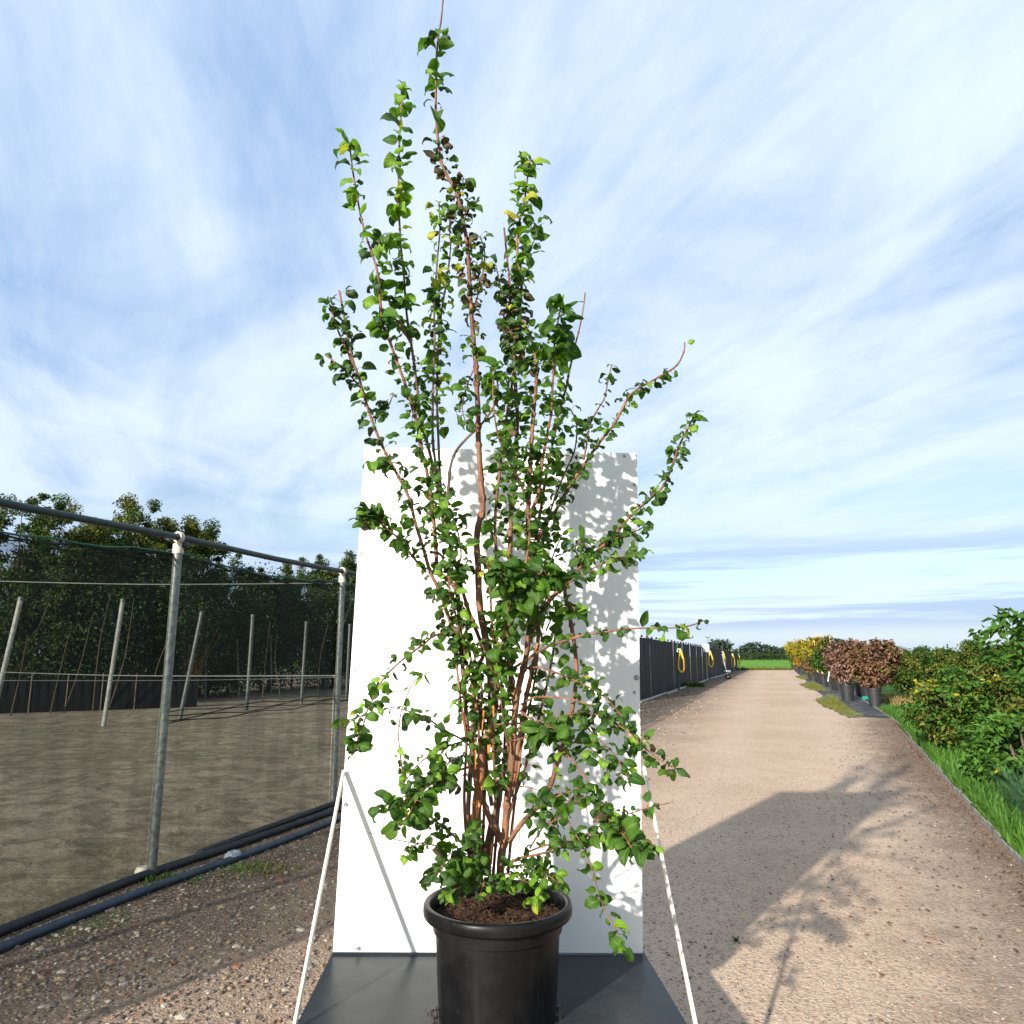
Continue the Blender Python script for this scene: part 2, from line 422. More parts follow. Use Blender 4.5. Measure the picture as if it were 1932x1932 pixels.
# black shade netting: woven threads far too fine to see one by one
m = NT('shade_netting', .8, .1)
nz = m.noise(5, 4, .6, m.mapping(m.pos(), (1, 1, .12))); n2 = m.noise(1.1, 3, .5)
m.color((.016, .019, .017))
tr = m.n('ShaderNodeBsdfTransparent'); tr.inputs[0].default_value = (.95, 1.0, .95, 1)
ms = m.n('ShaderNodeMixShader')
m.setv(ms.inputs[0], m.math('ADD', m.math('MULTIPLY', m.ramp(nz, .35, .65), .09), m.ramp(n2, .3, .7, .50, .60)))
m.l(tr.outputs[0], ms.inputs[1]); m.l(m.p.outputs[0], ms.inputs[2]); m.l(ms.outputs[0], m.out.inputs[0]); M['net'] = m.mat
m = NT('black_woven_fabric', .75, .25)
nz = m.noise(3.2, 5, .6, m.mapping(m.pos(), (1, 1, .25)))
fold = m.noise(11, 4, .6, m.mapping(m.pos(), (1, 1, .06)))
b = m.mix(m.ramp(nz, .35, .7), (.013, .0135, .015), (.026, .026, .028))
b = m.mix(m.math('MULTIPLY', m.ramp(fold, .62, .74), .5), b, (.075, .075, .075))
m.color(b); m.bump(fold, .5, .02); M['fabric'] = m.mat
m = NT('ground_cover_fabric', .8, .2); nz = m.noise(2.2, 6, .65)
m.color(m.mix(m.ramp(nz, .52, .72), (.050, .052, .055), (.26, .23, .19))); m.bump(m.noise(40, 4), .3, .01); M['ground_cover'] = m.mat

# ------------------------------------------------------------------ fence line on the ground
FP1 = onz(285, 1655); FP2 = onz(628, 1520); FP3 = onz(1207, 1322); FP4 = onz(1392, 1263)
FDIR = (FP3 - FP2).normalized(); FN = Vector((FDIR.y, -FDIR.x, 0))     # FN points to the road side

# ground materials
m = NT('gravel_road_surface', .92, .15)
sep = m.n('ShaderNodeSeparateXYZ'); m.l(m.pos(), sep.inputs[0])
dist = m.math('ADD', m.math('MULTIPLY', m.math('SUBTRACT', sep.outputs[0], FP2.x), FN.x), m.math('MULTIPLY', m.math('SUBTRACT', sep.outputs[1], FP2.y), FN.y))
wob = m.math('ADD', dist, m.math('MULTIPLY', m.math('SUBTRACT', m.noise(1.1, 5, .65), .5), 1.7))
big = m.noise(.35, 5, .6); mid = m.noise(3.2, 6, .7); fine = m.noise(38, 6, .75)
grit = m.voro(85, out='Color'); gritd = m.voro(85); grit2 = m.voro(34, out='Color'); g2d = m.voro(34)
sand = m.mix(m.ramp(big, .35, .65), (.49, .345, .232), (.575, .42, .295))
sand = m.mix(m.math('MULTIPLY', m.ramp(mid, .4, .75), .28), sand, (.32, .22, .15))
earth = m.mix(m.ramp(mid, .3, .7), (.055, .034, .021), (.15, .098, .066))  # brown soil; its width and darkness also stand in for the netting's shade
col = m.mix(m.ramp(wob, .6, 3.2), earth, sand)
E1, E5 = onz(1932, 1640), onz(1700, 1375); ED = (E5 - E1).normalized()
de = m.math('ADD', m.math('MULTIPLY', m.math('SUBTRACT', sep.outputs[0], E1.x), ED.y), m.math('MULTIPLY', m.math('SUBTRACT', sep.outputs[1], E1.y), -ED.x))
de = m.math('ADD', de, m.math('MULTIPLY', m.math('SUBTRACT', m.noise(2.3, 6, .7), .5), 1.6))
col = m.mix(m.math('MULTIPLY', m.ramp(de, -1.15, -.15), .8), col, (.085, .052, .032))
trk = None
for c_, w_ in ((3.35, .55), (5.05, .55)):
    t__ = m.ramp(m.math('ABSOLUTE', m.math('SUBTRACT', m.math('ADD', dist, m.math('MULTIPLY', m.math('SUBTRACT', m.noise(.5, 3, .5), .5), .9)), c_)), 0, w_, 1, 0)
    trk = t__ if trk is None else m.math('MAXIMUM', trk, t__)
col = m.mix(m.math('MULTIPLY', trk, .30), col, (.58, .46, .35))
moss = m.math('MULTIPLY', m.ramp(wob, .5, 1.1, 1, 0), m.ramp(m.noise(1.9, 5, .65), .50, .66))
col = m.mix(m.math('MULTIPLY', moss, .65), col, (.045, .075, .012))
sg = m.n('ShaderNodeSeparateColor'); m.l(grit, sg.inputs[0])
col = m.mix(m.ramp(sg.outputs[0], .60, 1.0, 0, .4), col, (.48, .39, .31))
col = m.mix(m.ramp(sg.outputs[1], .66, 1.0, 0, .55), col, (.12, .085, .062))
sg2 = m.n('ShaderNodeSeparateColor'); m.l(grit2, sg2.inputs[0])
col = m.mix(m.math('MULTIPLY', m.ramp(sg2.outputs[0], .88, .93), m.ramp(g2d, .25, .45, .6, 0)), col, (.50, .43, .36))
col = m.mix(m.math('MULTIPLY', m.ramp(sg2.outputs[1], .90, .95), m.ramp(g2d, .22, .4, .7, 0)), col, (.30, .12, .07))
col = m.mix(m.ramp(fine, .45, .8, 0, .45), col, (.15, .105, .075))
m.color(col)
h = m.math('ADD', m.math('MULTIPLY', gritd, -.6), m.math('ADD', m.math('MULTIPLY', g2d, -.5), m.math('MULTIPLY', fine, .7)))
b1 = m.bump(h, .75, .012); m.bump(m.noise(5, 4, .6), .15, .04, b1)
M['road'] = m.mat

m = NT('sandy_yard_earth', .95, .1)
st = m.noise(2.2, 6, .65, m.mapping(m.pos(), (1.3, 1.1, 1), (0, 0, .5)), .9); lg = m.noise(.22, 4, .6); fn = m.noise(9, 5, .7)
c = m.mix(m.ramp(st, .35, .68), (.19, .145, .10), (.36, .285, .205))
c = m.mix(m.math('MULTIPLY', m.ramp(lg, .42, .62), .5), c, (.13, .115, .06))
clod = m.voro(7, out='Color'); cs_ = m.n('ShaderNodeSeparateColor'); m.l(clod, cs_.inputs[0])
c = m.mix(m.ramp(cs_.outputs[0], .55, 1, 0, .45), c, (.42, .34, .25))
c = m.mix(m.ramp(fn, .5, .8, 0, .5), c, (.10, .08, .05))
m.color(c); m.bump(m.math('ADD', st, m.math('MULTIPLY', fn, .5)), .8, .05); M['yard'] = m.mat
m = NT('verge_earth_and_weeds', .95, .1); nz = m.noise(2.4, 6, .7)
m.color(m.cramp(nz, [(.3, (.018, .035, .008)), (.5, (.035, .085, .014)), (.75, (.08, .15, .03))])); m.bump(m.noise(12, 5, .7), .8, .06); M['verge'] = m.mat
m = NT('bright_crop_field', .9, .1); nz = m.noise(.08, 5, .6, m.mapping(m.pos(), (1, .25, 1)))
m.color(m.mix(m.ramp(nz, .3, .7), (.075, .19, .012), (.13, .27, .03))); m.bump(m.noise(3, 3), .5, .1); M['field'] = m.mat
m = NT('rough_grass_band', .9, .1); nz = m.noise(.3, 5, .6)
m.color(m.mix(m.ramp(nz, .3, .7), (.045, .12, .012), (.085, .17, .03))); M['field2'] = m.mat
m = NT('thin_grass_patch', .95, .1); nz = m.noise(5, 6, .7)
m.color(m.cramp(nz, [(.35, (.07, .095, .02)), (.5, (.13, .145, .035)), (.68, (.34, .26, .17))])); m.bump(m.noise(30, 4), .6, .02); M['thin_grass'] = m.mat
STONEM = []
for i, c in enumerate([(.21, .165, .125), (.13, .097, .07), (.34, .29, .235), (.19, .08, .045), (.25, .175, .105), (.09, .08, .072)]):
    STONEM.append(simple('stone_%s' % ['grey', 'brown', 'pale', 'brick_red', 'ochre', 'slate'][i], c, .85, .25, .25, 40, 0, .4, 90))

# ------------------------------------------------------------------ ground sheets
def sheet(name, pts, z, mat):
    b = MB(); b.add([(p[0], p[1], z) for p in pts], [tuple(range(len(pts)))]); o = b.build(name, mat, smooth=False)
    tag(o, kind='structure'); return o
sheet('ground', [(-2500, -60), (2500, -60), (2500, 4500), (-2500, 4500)], 0.0, M['yard'])
EDGE = [onz(2050, 1790), onz(1932, 1640), onz(1850, 1545), onz(1770, 1455), onz(1722, 1400), onz(1684, 1358), onz(1600, 1305), onz(1540, 1280), onz(1502, 1264)]
e0 = EDGE[0] + (EDGE[0] - EDGE[1]).normalized() * 14
near_f = FP1 + (FP1 - FP2) * 5
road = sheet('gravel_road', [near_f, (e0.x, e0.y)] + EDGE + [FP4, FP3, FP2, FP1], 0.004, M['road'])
vfar = onz(1502, 1264)
sheet('verge', [(e0.x, e0.y)] + [(90, -10), (200, 150), (vfar.x + 2, vfar.y)] + EDGE[::-1], 0.008, M['verge'])
yF = FP4.y + .3
sheet('crop_field', [(-150, yF), (400, yF), (600, 230), (-150, 230)], 0.012, M['field'])
sheet('grass_band', [(-150, 232), (600, 232), (900, 420), (-150, 420)], 0.016, M['field2'])
cov = [onz(*p) for p in ((1499, 1266), (1512, 1266), (1560, 1281), (1640, 1310), (1694, 1345), (1683, 1356), (1618, 1352), (1590, 1336), (1560, 1318), (1540, 1304), (1520, 1284))]
sheet('ground_cover_strip', cov, 0.016, M['ground_cover'])
for pl in ([(1538, 1322), (1566, 1309), (1584, 1320), (1606, 1338), (1628, 1353), (1595, 1352), (1570, 1340), (1552, 1334), (1546, 1328)],
           [(1508, 1291), (1532, 1286), (1548, 1293), (1560, 1303), (1540, 1304), (1522, 1299)], [(1500, 1276), (1518, 1275), (1526, 1281), (1510, 1281)]):
    pp = [onz(*p) for p in pl]; lp = smooth_path(pp + [pp[0]], 10)[:-1]; cc = sum(pp, Vector()) / len(pp)
    lp = [q + (q - cc) * rnd.uniform(-.16, .10) for q in lp]; sheet('grass_patch', lp, 0.020, M['thin_grass'])
    b = MB()
    for k in range(900):
        q = rnd.choice(lp).lerp(cc, rnd.random() ** .6 - .06); a_ = rnd.random() * 6.28; d = Vector((math.cos(a_), math.sin(a_), 0)); s_ = Vector((-d.y, d.x, 0)) * .012; hh = rnd.uniform(.03, .09)
        b.add([q - s_, q + s_, q + d * hh * .6 + Vector((0, 0, hh + .02))], [(0, 1, 2)])
    tag(b.build('short_grass', M['fol_olive'], smooth=False), 'thin short grass growing on the road margin by the potted trees', 'grass', kind='stuff')

# ------------------------------------------------------------------ stones and gravel
ICO_V = []; t_ = (1 + 5 ** .5) / 2
for a, b in ((-1, t_), (1, t_), (-1, -t_), (1, -t_)):
    ICO_V.append((a, b, 0))
for a, b in ((-1, t_), (1, t_), (-1, -t_), (1, -t_)):
    ICO_V.append((0, a, b))
for a, b in ((-1, t_), (1, t_), (-1, -t_), (1, -t_)):
    ICO_V.append((b, 0, a))
ICO_V = np.array(ICO_V) / math.sqrt(1 + t_ * t_)
ICO_F = np.array([(0, 11, 5), (0, 5, 1), (0, 1, 7), (0, 7, 10), (0, 10, 11), (1, 5, 9), (5, 11, 4), (11, 10, 2), (10, 7, 6), (7, 1, 8),
                  (3, 9, 4), (3, 4, 2), (3, 2, 6), (3, 6, 8), (3, 8, 9), (4, 9, 5), (2, 4, 11), (6, 2, 10), (8, 6, 7), (9, 8, 1)])
def inside(px, py, poly):
    c = False; n = len(poly); j = n - 1
    for i in range(n):
        xi, yi = poly[i][0], poly[i][1]; xj, yj = poly[j][0], poly[j][1]
        if (yi > py) != (yj > py) and px < (xj - xi) * (py - yi) / (yj - yi) + xi: c = not c
        j = i
    return c
ROADPOLY = [(p[0], p[1]) for p in [near_f, (e0.x, e0.y)] + EDGE + [FP4, FP3, FP2, FP1]]
PLAT_L, PLAT_R = -0.74, 0.60
def scatter_stones(name, n, xr, yr, smin, smax, power, weights, parent=None, fn=None):
    P = []
    while len(P) < n:
        x = rnd.uniform(*xr); y = yr[0] + (yr[1] - yr[0]) * rnd.random() ** 1.9
        if not inside(x, y, ROADPOLY): continue
        if PLAT_L < x < PLAT_R and 2.3 < y < 3.35: continue
        if fn and not fn(x, y): continue
        P.append((x, y))
    P = np.array(P); s = smin + (smax - smin) * nrs.rand(n) ** power
    V = ICO_V[None] * (1 + .28 * nrs.randn(n, 12, 1)) * s[:, None, None] * np.stack([1 + .4 * nrs.rand(n), .75 + .3 * nrs.rand(n), .45 + .3 * nrs.rand(n)], 1)[:, None, :]
    a = nrs.rand(n) * 6.283; ca, sa = np.cos(a)[:, None], np.sin(a)[:, None]
    X = V[..., 0] * ca - V[..., 1] * sa; Y = V[..., 0] * sa + V[..., 1] * ca
    V = np.stack([X + P[:, 0:1], Y + P[:, 1:2], V[..., 2] + (s * .18)[:, None] + .004], 2)
    F = (ICO_F[None] + (np.arange(n) * 12)[:, None, None]).reshape(-1, 3)
    mi = np.repeat(nrs.choice(len(weights), n, p=np.array(weights) / sum(weights)), 20)
    return mesh_np(name, V.reshape(-1, 3), F, STONEM, mi, parent)
g = scatter_stones('gravel', 12000, (-6, 0), (2.9, 10), .003, .014, 2.8, (5, 5, 1.3, .6, 1, 1.2))
tag(g, 'loose mixed gravel lying on the brown earth along the netting fence', 'gravel', kind='stuff')
g = scatter_stones('gravel', 16000, (.5, 14), (3.0, 30), .002, .008, 2.6, (5, 2, 4, .6, 2.5, .25))
tag(g, 'fine pale gravel lying on the sandy road', 'gravel', kind='stuff')
g = scatter_stones('gravel', 4500, (-1, 18), (9, 50), .007, .028, 2.0, (5, 4, 4, .6, 2, 1), None, lambda x, y: .35 < (Vector((x, y, 0)) - FP2).dot(FN) < .6 + 2.2 * rnd.random() ** 1.6)
tag(g, 'coarse loose gravel strewn along the foot of the black fence', 'gravel', kind='stuff')
# stones large enough to pick out are pieces of the road
smesh = []
for k in range(8):
    V = ICO_V * (1 + .22 * nrs.randn(12, 1)) * np.array([1.25, .9, .62])
    b = MB(); b.v = [tuple(v) for v in V]; b.f = [tuple(f) for f in ICO_F]; b.m = [0] * 20
    me = bpy.data.meshes.new('stone'); me.from_pydata(b.v, [], b.f); smesh.append(me)
stone_meshes = []
for k in range(24):
    me = smesh[k % 8].copy(); me.materials.append(STONEM[[0, 2, 1, 3, 4, 0, 2, 0][(k * 5 + k // 8) % 8]]); stone_meshes.append(me)
known = [(415, 1682, 13), (352, 1698, 9), (456, 1735, 12), (443, 1668, 10), (505, 1683, 9), (515, 1716, 11), (540, 1648, 9), (75, 1793, 17), (215, 1745, 9), (165, 1835, 15),
         (375, 1738, 9), (405, 1775, 9), (485, 1560 + 90, 7), (300, 1770, 8), (390, 1650, 8), (1525, 1760, 5), (1460, 1780, 5), (1610, 1690, 5), (1385, 1865, 8), (1400, 1877, 7), (1375, 1850, 5),
         (1395, 1835, 5), (1505, 1706, 4), (1512, 1715, 4), (1890, 1530, 6), (1845, 1742, 6), (1800, 1810, 5), (1855, 1925, 5)]
for px, py, w in known:
    p = onz(px, py); s = w / FPX * depth_of(p) * .5
    o = link('stone', stone_meshes[rnd.randrange(24)], road); o.location = (p.x, p.y, s * .25); o.scale = (s, s, s); o.rotation_euler = (0, 0, rnd.random() * 6)
cnt = 0
while cnt < 170:
    lft = rnd.random() < .62
    px = rnd.uniform(0, 620) if lft else rnd.uniform(1240, 1930); py = rnd.uniform(1560, 1930) if lft else rnd.uniform(1420, 1930)
    p = onz(px, py)
    if not inside(p.x, p.y, ROADPOLY) or (p - FP1).dot(FN) < .15 or (PLAT_L < p.x < PLAT_R and p.y < 3.4): continue
    s = rnd.uniform(.009, .024) if lft else rnd.uniform(.006, .013)
    o = link('stone', stone_meshes[rnd.randrange(24)], road); o.location = (p.x, p.y, s * .25); o.scale = (s, s * rnd.uniform(.8, 1.1), s); o.rotation_euler = (0, 0, rnd.random() * 6)
    cnt += 1

# ------------------------------------------------------------------ photo stand: board, platform, stays
BY = 3.25
stand = empty('photo_stand', (0, 2.85, 0))
tag(stand, 'tall white backdrop board on a low dark platform braced by two pale battens', 'backdrop stand')
bl, br, tr_, tl = at(628, 1796, BY), at(1213, 1798, BY), at(1202, 855, BY), at(688, 843, BY)
def slab(front, thick, direction, name, mats, parent):
    d = Vector(direction) * thick; b = MB()
    vs = [Vector(p) for p in front] + [Vector(p) + d for p in front]
    b.add(vs, [(0, 1, 2, 3)], 0); b.add(vs, [(7, 6, 5, 4), (1, 0, 4, 5), (2, 1, 5, 6), (3, 2, 6, 7), (0, 3, 7, 4)], 1)
    return b.build(name, mats, parent, smooth=False)
board = slab([bl, br, tr_, tl], .018, (0, 1, 0), 'backboard', [M['board'], M['ply_edge']], stand)
ZP = min(bl.z, br.z) - .006
fl = onz(560, 1932, ZP); fr = onz(1296, 1932, ZP)
bl2 = Vector((bl.x - .006, BY + .03, ZP)); br2 = Vector((br.x + .008, BY + .03, ZP))
dl = (fl - bl2); fl2 = bl2 + dl * ((2.42 - bl2.y) / dl.y); dr = (fr - br2); fr2 = br2 + dr * ((2.42 - br2.y) / dr.y)
slab([fl2, fr2, br2, bl2], .021, (0, 0, -1), 'platform', [M['platform'], M['ply_edge']], stand)
b = MB()   # low battens and blocks that carry the platform
for xx in (-.58, -.08, .42):
    b = MB(); b.box((xx, 2.84, ZP - .021 - .045), (.10, .76, .088)); b.build('bearer', M['wood'], stand, False)
for yy in (2.52, 2.84, 3.16):
    b = MB(); b.box((-.08, yy, (ZP - .113) / 2), (1.10, .12, ZP - .113)); b.build('skid_block', M['wood'], stand, False)
def stay(top, foot):
    top = Vector(top); foot = Vector(foot); d = (foot - top); L = d.length; d.normalize()
    x = Vector((1, 0, 0)); x = (x - d * x.dot(d)).normalized(); y = d.cross(x)
    Mx = Matrix((x, y, d)).transposed(); b = MB()
    b.box((top + foot) / 2, (.010, .022, L), mat=Mx, bevel=.0015)
    return b.build('stay', M['stay'], stand, False)
lt = at(651, 1455, BY - .012); lf = onz(556, 1936, ZP + .012); lf.x = min(lf.x, fl2.x - .006)
rt = at(1210, 1447, BY - .012); rf = onz(1307, 1936, ZP + .012); rf.x = max(rf.x, fr2.x + .004)
stay(lt + Vector((-.006, 0, 0)), lf + (lf - lt) * .06); stay(rt + Vector((.010, 0, 0)), rf + (rf - rt) * .06)
for px, py, r in ((690, 898, 3), (938, 856, 3), (1178, 860, 3), (1197, 914, 3), (682, 1044, 3), (1198, 1062, 6), (668, 1265, 3), (1201, 1278, 5), (1197, 1306, 3), (652, 1518, 4), (1203, 1527, 4), (676, 1789, 4)):
    p = at(px, py, BY - .0005); rr = r / FPX * 3.05
    b = MB(); b.lathe([(rr, 0), (rr * .95, rr * .45), (rr * .6, rr * .7), (rr * .25, rr * .6)], p, 12, axis=(0, -1, 0), cap_top=True)
    o = b.build('screw', M['screw'], board); o.matrix_parent_inverse = Matrix.Translation(-stand.location) @ Matrix.Identity(4) if False else Matrix.Identity(4)

# ------------------------------------------------------------------ plant pot
PC = Vector((at(939, 1800, 2.75).x, 2.75, ZP + .001))
pot = empty('plant_pot', PC); tag(pot, 'round black plastic nursery pot with a rolled rim on the platform', 'pot')
def ribbed(prof, name, mat):
    b = MB(); b.lathe(prof, PC, 72); return b.build(name, mat, pot, True, 30)
b = MB(); b.lathe([(.001, .004), (.182, .003), (.188, .0), (.192, .006), (.1985, .12), (.206, .235), (.2075, .262)], PC, 72); b.build('body', M['pot'], pot, True, 30)
b = MB(); b.lathe([(.2075, .2575), (.2125, .2595), (.2145, .264), (.218, .303), (.216, .309)], PC, 72); b.build('shoulder_band', M['pot'], pot, True, 50)
b = MB(); b.lathe([(.2165, .303), (.236, .3035), (.245, .305), (.2485, .310), (.2500, .322), (.2490, .337), (.2455, .3435), (.239, .3465), (.2315, .3445), (.2275, .338), (.219, .300), (.216, .262)], PC, 96)
b.build('rim', M['pot'], pot, True, 70)
for k in range(9):     # shallow moulded ribs low on the wall
    a = -math.pi / 2 + (k - 4) * .36; d = Vector((math.cos(a), math.sin(a), 0))
    b = MB(); b.tube([PC + d * .1895 + Vector((0, 0, .008)), PC + d * .1965 + Vector((0, 0, .13)), PC + d * .2035 + Vector((0, 0, .25))], [.0035, .0035, .002], 6); b.build('rib', M['pot'], pot)
n = 34; vs = []; fs = []
for i in range(n + 1):
    for j in range(n * 2):
        r = .219 * i / n; a = math.pi * j / n
        z = .292 + .018 * (1 - (r / .219) ** 2) + rnd.uniform(-.004, .005) + .006 * math.sin(a * 3 + r * 40) * (i > 0)
        vs.append((PC.x + r * math.cos(a), PC.y + r * math.sin(a), PC.z + z))
for i in range(n):
    for j in range(n * 2): fs.append((i * n * 2 + j, i * n * 2 + (j + 1) % (n * 2), (i + 1) * n * 2 + (j + 1) % (n * 2), (i + 1) * n * 2 + j))
b = MB(); b.add(vs, fs)
soil = b.build('soil', M['soil'], pot, True, 0)
b = MB()
for k in range(900):    # peat fibres and crumbs
    r = .21 * math.sqrt(rnd.random()); a = rnd.random() * 6.283; p = PC + Vector((r * math.cos(a), r * math.sin(a), .302 + .016 * (1 - (r / .219) ** 2)))
    d = Vector((rnd.gauss(0, 1), rnd.gauss(0, 1), rnd.gauss(0, .5))).normalized() * rnd.uniform(.004, .016)
    s = d.orthogonal().normalized() * rnd.uniform(.0008, .0025)
    b.add([p - d - s, p + d - s, p + d + s, p - d + s + Vector((0, 0, .002))], [(0, 1, 2, 3)])
tag(b.build('peat_fibres', M['soil'], pot, False), kind='stuff')

V = []; F = []
for k in range(60):   # crumbs of soil fallen beside the pot
    a_ = rnd.choice((math.pi + rnd.gauss(0, .35), rnd.gauss(-.1, .4), rnd.uniform(0, 6.28))); q = .195 + abs(rnd.gauss(0, .018)); z_ = rnd.uniform(.0012, .004)
    V.append(ICO_V * (1 + .3 * nrs.randn(12, 1)) * z_ + np.array([PC.x + q * math.cos(a_), PC.y + q * math.sin(a_), PC.z + z_ * .4])); F.append(ICO_F + 12 * k)
tag(mesh_np('spilled_soil', np.concatenate(V), np.concatenate(F), M['soil']), 'crumbs of dark soil spilled round the foot of the black pot', 'soil', kind='stuff')

# ------------------------------------------------------------------ the potted shrub
SY = 2.74
shrub = empty('potted_shrub', PC + Vector((0, 0, .30)))
tag(shrub, 'tall many-stemmed green shrub with curled leaves growing in the black pot', 'shrub')
# stems: points in picture units from base to tip, radii in picture units, distance at base and tip,
# leafy stretch (t0,t1), spacing, leaf length, palette, spur length, bark
STEMS = []
def S(pts, r0, r1, d0, d1, lf=(.1, 1), sp=11, L=.050, pal='m', spur=9, bark='bark'):
    STEMS.append((pts, r0, r1, SY + d0, SY + d1, lf, sp, L, pal, spur, bark))
# left outer stem
S([(953, 1600), (947, 1591), (936, 1566), (924, 1544), (913, 1514), (902, 1488), (896, 1463), (893, 1435), (889, 1401), (883, 1379), (879, 1341), (877, 1304), (874, 1271), (868, 1223), (856, 1191), (842, 1152), (828, 1112), (812, 1080), (798, 1032), (784, 988), (772, 940), (752, 900), (728, 856), (712, 820), (696, 776), (676, 708), (666, 680), (655, 630), (645, 575), (640, 548)],
  5, 1.6, -.02, -.10, (.22, 1), 8.5, .052, 'd', 12)
S([(676, 708), (660, 672), (641, 632), (630, 600), (622, 575)], 2.2, 1.2, -.09, -.14, (.2, 1), 9, .050, 'd', 8)
S([(690, 745), (664, 712), (632, 684), (614, 668)], 1.8, 1, -.08, -.16, (.3, 1), 10, .056, 'd', 6)
S([(700, 790), (730, 770), (742, 742)], 1.6, 1, -.08, -.0, (.2, 1), 9, .048, 'd', 6)
S([(735, 862), (712, 880), (700, 872)], 1.4, 1, -.06, -.1, (.2, 1), 9, .052, 'm', 6)
S([(804, 1080), (780, 1052), (752, 1016), (732, 1000), (712, 976), (688, 985)], 2.4, 1.2, -.06, -.22, (.15, 1), 6.5, .052, 'm', 9)
S([(720, 990), (706, 962), (684, 970)], 1.4, .9, -.18, -.2, (.1, 1), 6, .055, 'd', 7)
# peeling trunks
S([(895, 1655), (883, 1585), (882, 1557), (884, 1510), (887, 1463), (890, 1416), (893, 1360), (894, 1304), (900, 1262), (912, 1231), (896, 1183), (884, 1152), (872, 1112), (856, 1052), (840, 992), (828, 932), (816, 876), (804, 828), (792, 780), (788, 740), (782, 692), (776, 650), (772, 628), (766, 580), (762, 520), (756, 460), (752, 380), (752, 328), (754, 256), (758, 200), (760, 160)],
  4.6, 1.3, .02, .10, (.36, .66), 9.5, .050, 'm', 11, 'peel')
S([(772, 628), (766, 580), (762, 520), (756, 460), (752, 380), (752, 328), (754, 256), (758, 200), (760, 158)], .8, .8, .06, .10, (.10, 1), 14, .066, 'top', 5)
S([(776, 648), (760, 622), (744, 598), (735, 565)], 2.4, 1.6, .06, .04, (.4, 1), 12, .062, 'g', 6)
S([(868, 1211), (866, 1151), (860, 1111), (840, 1090), (826, 1080), (822, 1028), (818, 980), (812, 932), (804, 884), (796, 852), (788, 804), (780, 776), (772, 748), (760, 712), (748, 680), (734, 640), (724, 620), (718, 580), (714, 524), (704, 484), (690, 444), (680, 404), (672, 360), (664, 312), (660, 274)],
  4, 1.3, .0, -.06, (.14, .62), 9.5, .050, 'm', 11)
S([(734, 640), (724, 620), (718, 580), (714, 524), (704, 484), (690, 444), (680, 404), (672, 360), (664, 312), (660, 270)], .8, .8, -.03, -.06, (.05, 1), 11.5, .068, 'top', 7)
S([(700, 470), (716, 452), (728, 440), (734, 455)], 1.2, .9, -.04, -.1, (.2, 1), 8, .062, 'l', 6)
# twin thin pale stems with yellowing leaves
S([(838, 1000), (832, 950), (826, 900), (818, 848), (816, 800), (817, 740), (818, 700), (820, 640), (819, 580), (822, 532), (826, 480), (830, 432), (828, 384)], 3, 1.2, .08, .12, (.40, 1), 8.5, .054, 'y', 9, 'grey_bark')
S([(836, 980), (830, 900), (828, 852), (826, 804), (824, 748), (825, 700), (828, 640), (834, 580), (842, 535), (850, 470), (848, 440)], 2.8, 1.2, .10, .16, (.30, 1), 8.5, .052, 'y', 9, 'grey_bark')
# the tallest centre stem
S([(899, 1655), (898, 1576), (899, 1538), (901, 1501), (907, 1463), (909, 1426), (913, 1401), (924, 1379), (928, 1351), (928, 1304), (922, 1240), (912, 1185), (906, 1152), (903, 1112), (902, 1068), (899, 1028), (902, 992), (910, 964), (910, 940), (906, 884), (902, 820), (902, 780), (900, 740), (898, 692), (894, 648), (890, 600), (886, 540), (884, 490), (880, 450), (872, 410), (866, 380), (858, 355), (845, 335), (832, 305), (828, 280), (824, 240), (822, 200), (823, 150), (824, 100), (828, 62), (832, 40), (837, -12)],
  8.5, 1.3, -.02, -.05, (.50, .80), 7.5, .050, 'b', 13, 'peel')
S([(822, 215), (823, 150), (825, 100), (828, 66)], .7, .7, -.05, -.05, (.0, 1), 15, .072, 'g', 5)
S([(890, 590), (905, 545), (915, 480), (905, 445)], 1.6, 1, -.04, -.08, (.1, 1), 8, .050, 'b', 8)
S([(872, 410), (888, 392), (905, 378)], 1.5, .9, -.04, -.06, (.1, 1), 7, .056, 'b', 7)
S([(862, 370), (872, 350), (874, 335)], 1.2, .9, -.04, -.06, (0, 1), 6, .052, 'b', 7)
S([(876, 430), (858, 415), (842, 405)], 1.3, .9, -.05, -.12, (.2, 1), 7, .060, 'b', 6)
S([(897, 690), (880, 730), (872, 770), (880, 800)], 1.3, .9, -.04, -.14, (.3, 1), 10, .056, 'g', 5)
S([(838, 1000), (842, 960), (846, 920), (850, 880), (860, 852), (876, 832), (896, 812)], 3, 2.2, -.02, -.03, (.02, .35), 12, .052, 'm', 7, 'grey_bark')
S([(896, 812), (912, 796), (930, 770), (940, 742), (935, 700)], 2.2, 1.4, -.03, -.12, (.3, 1), 10, .066, 'g', 8)
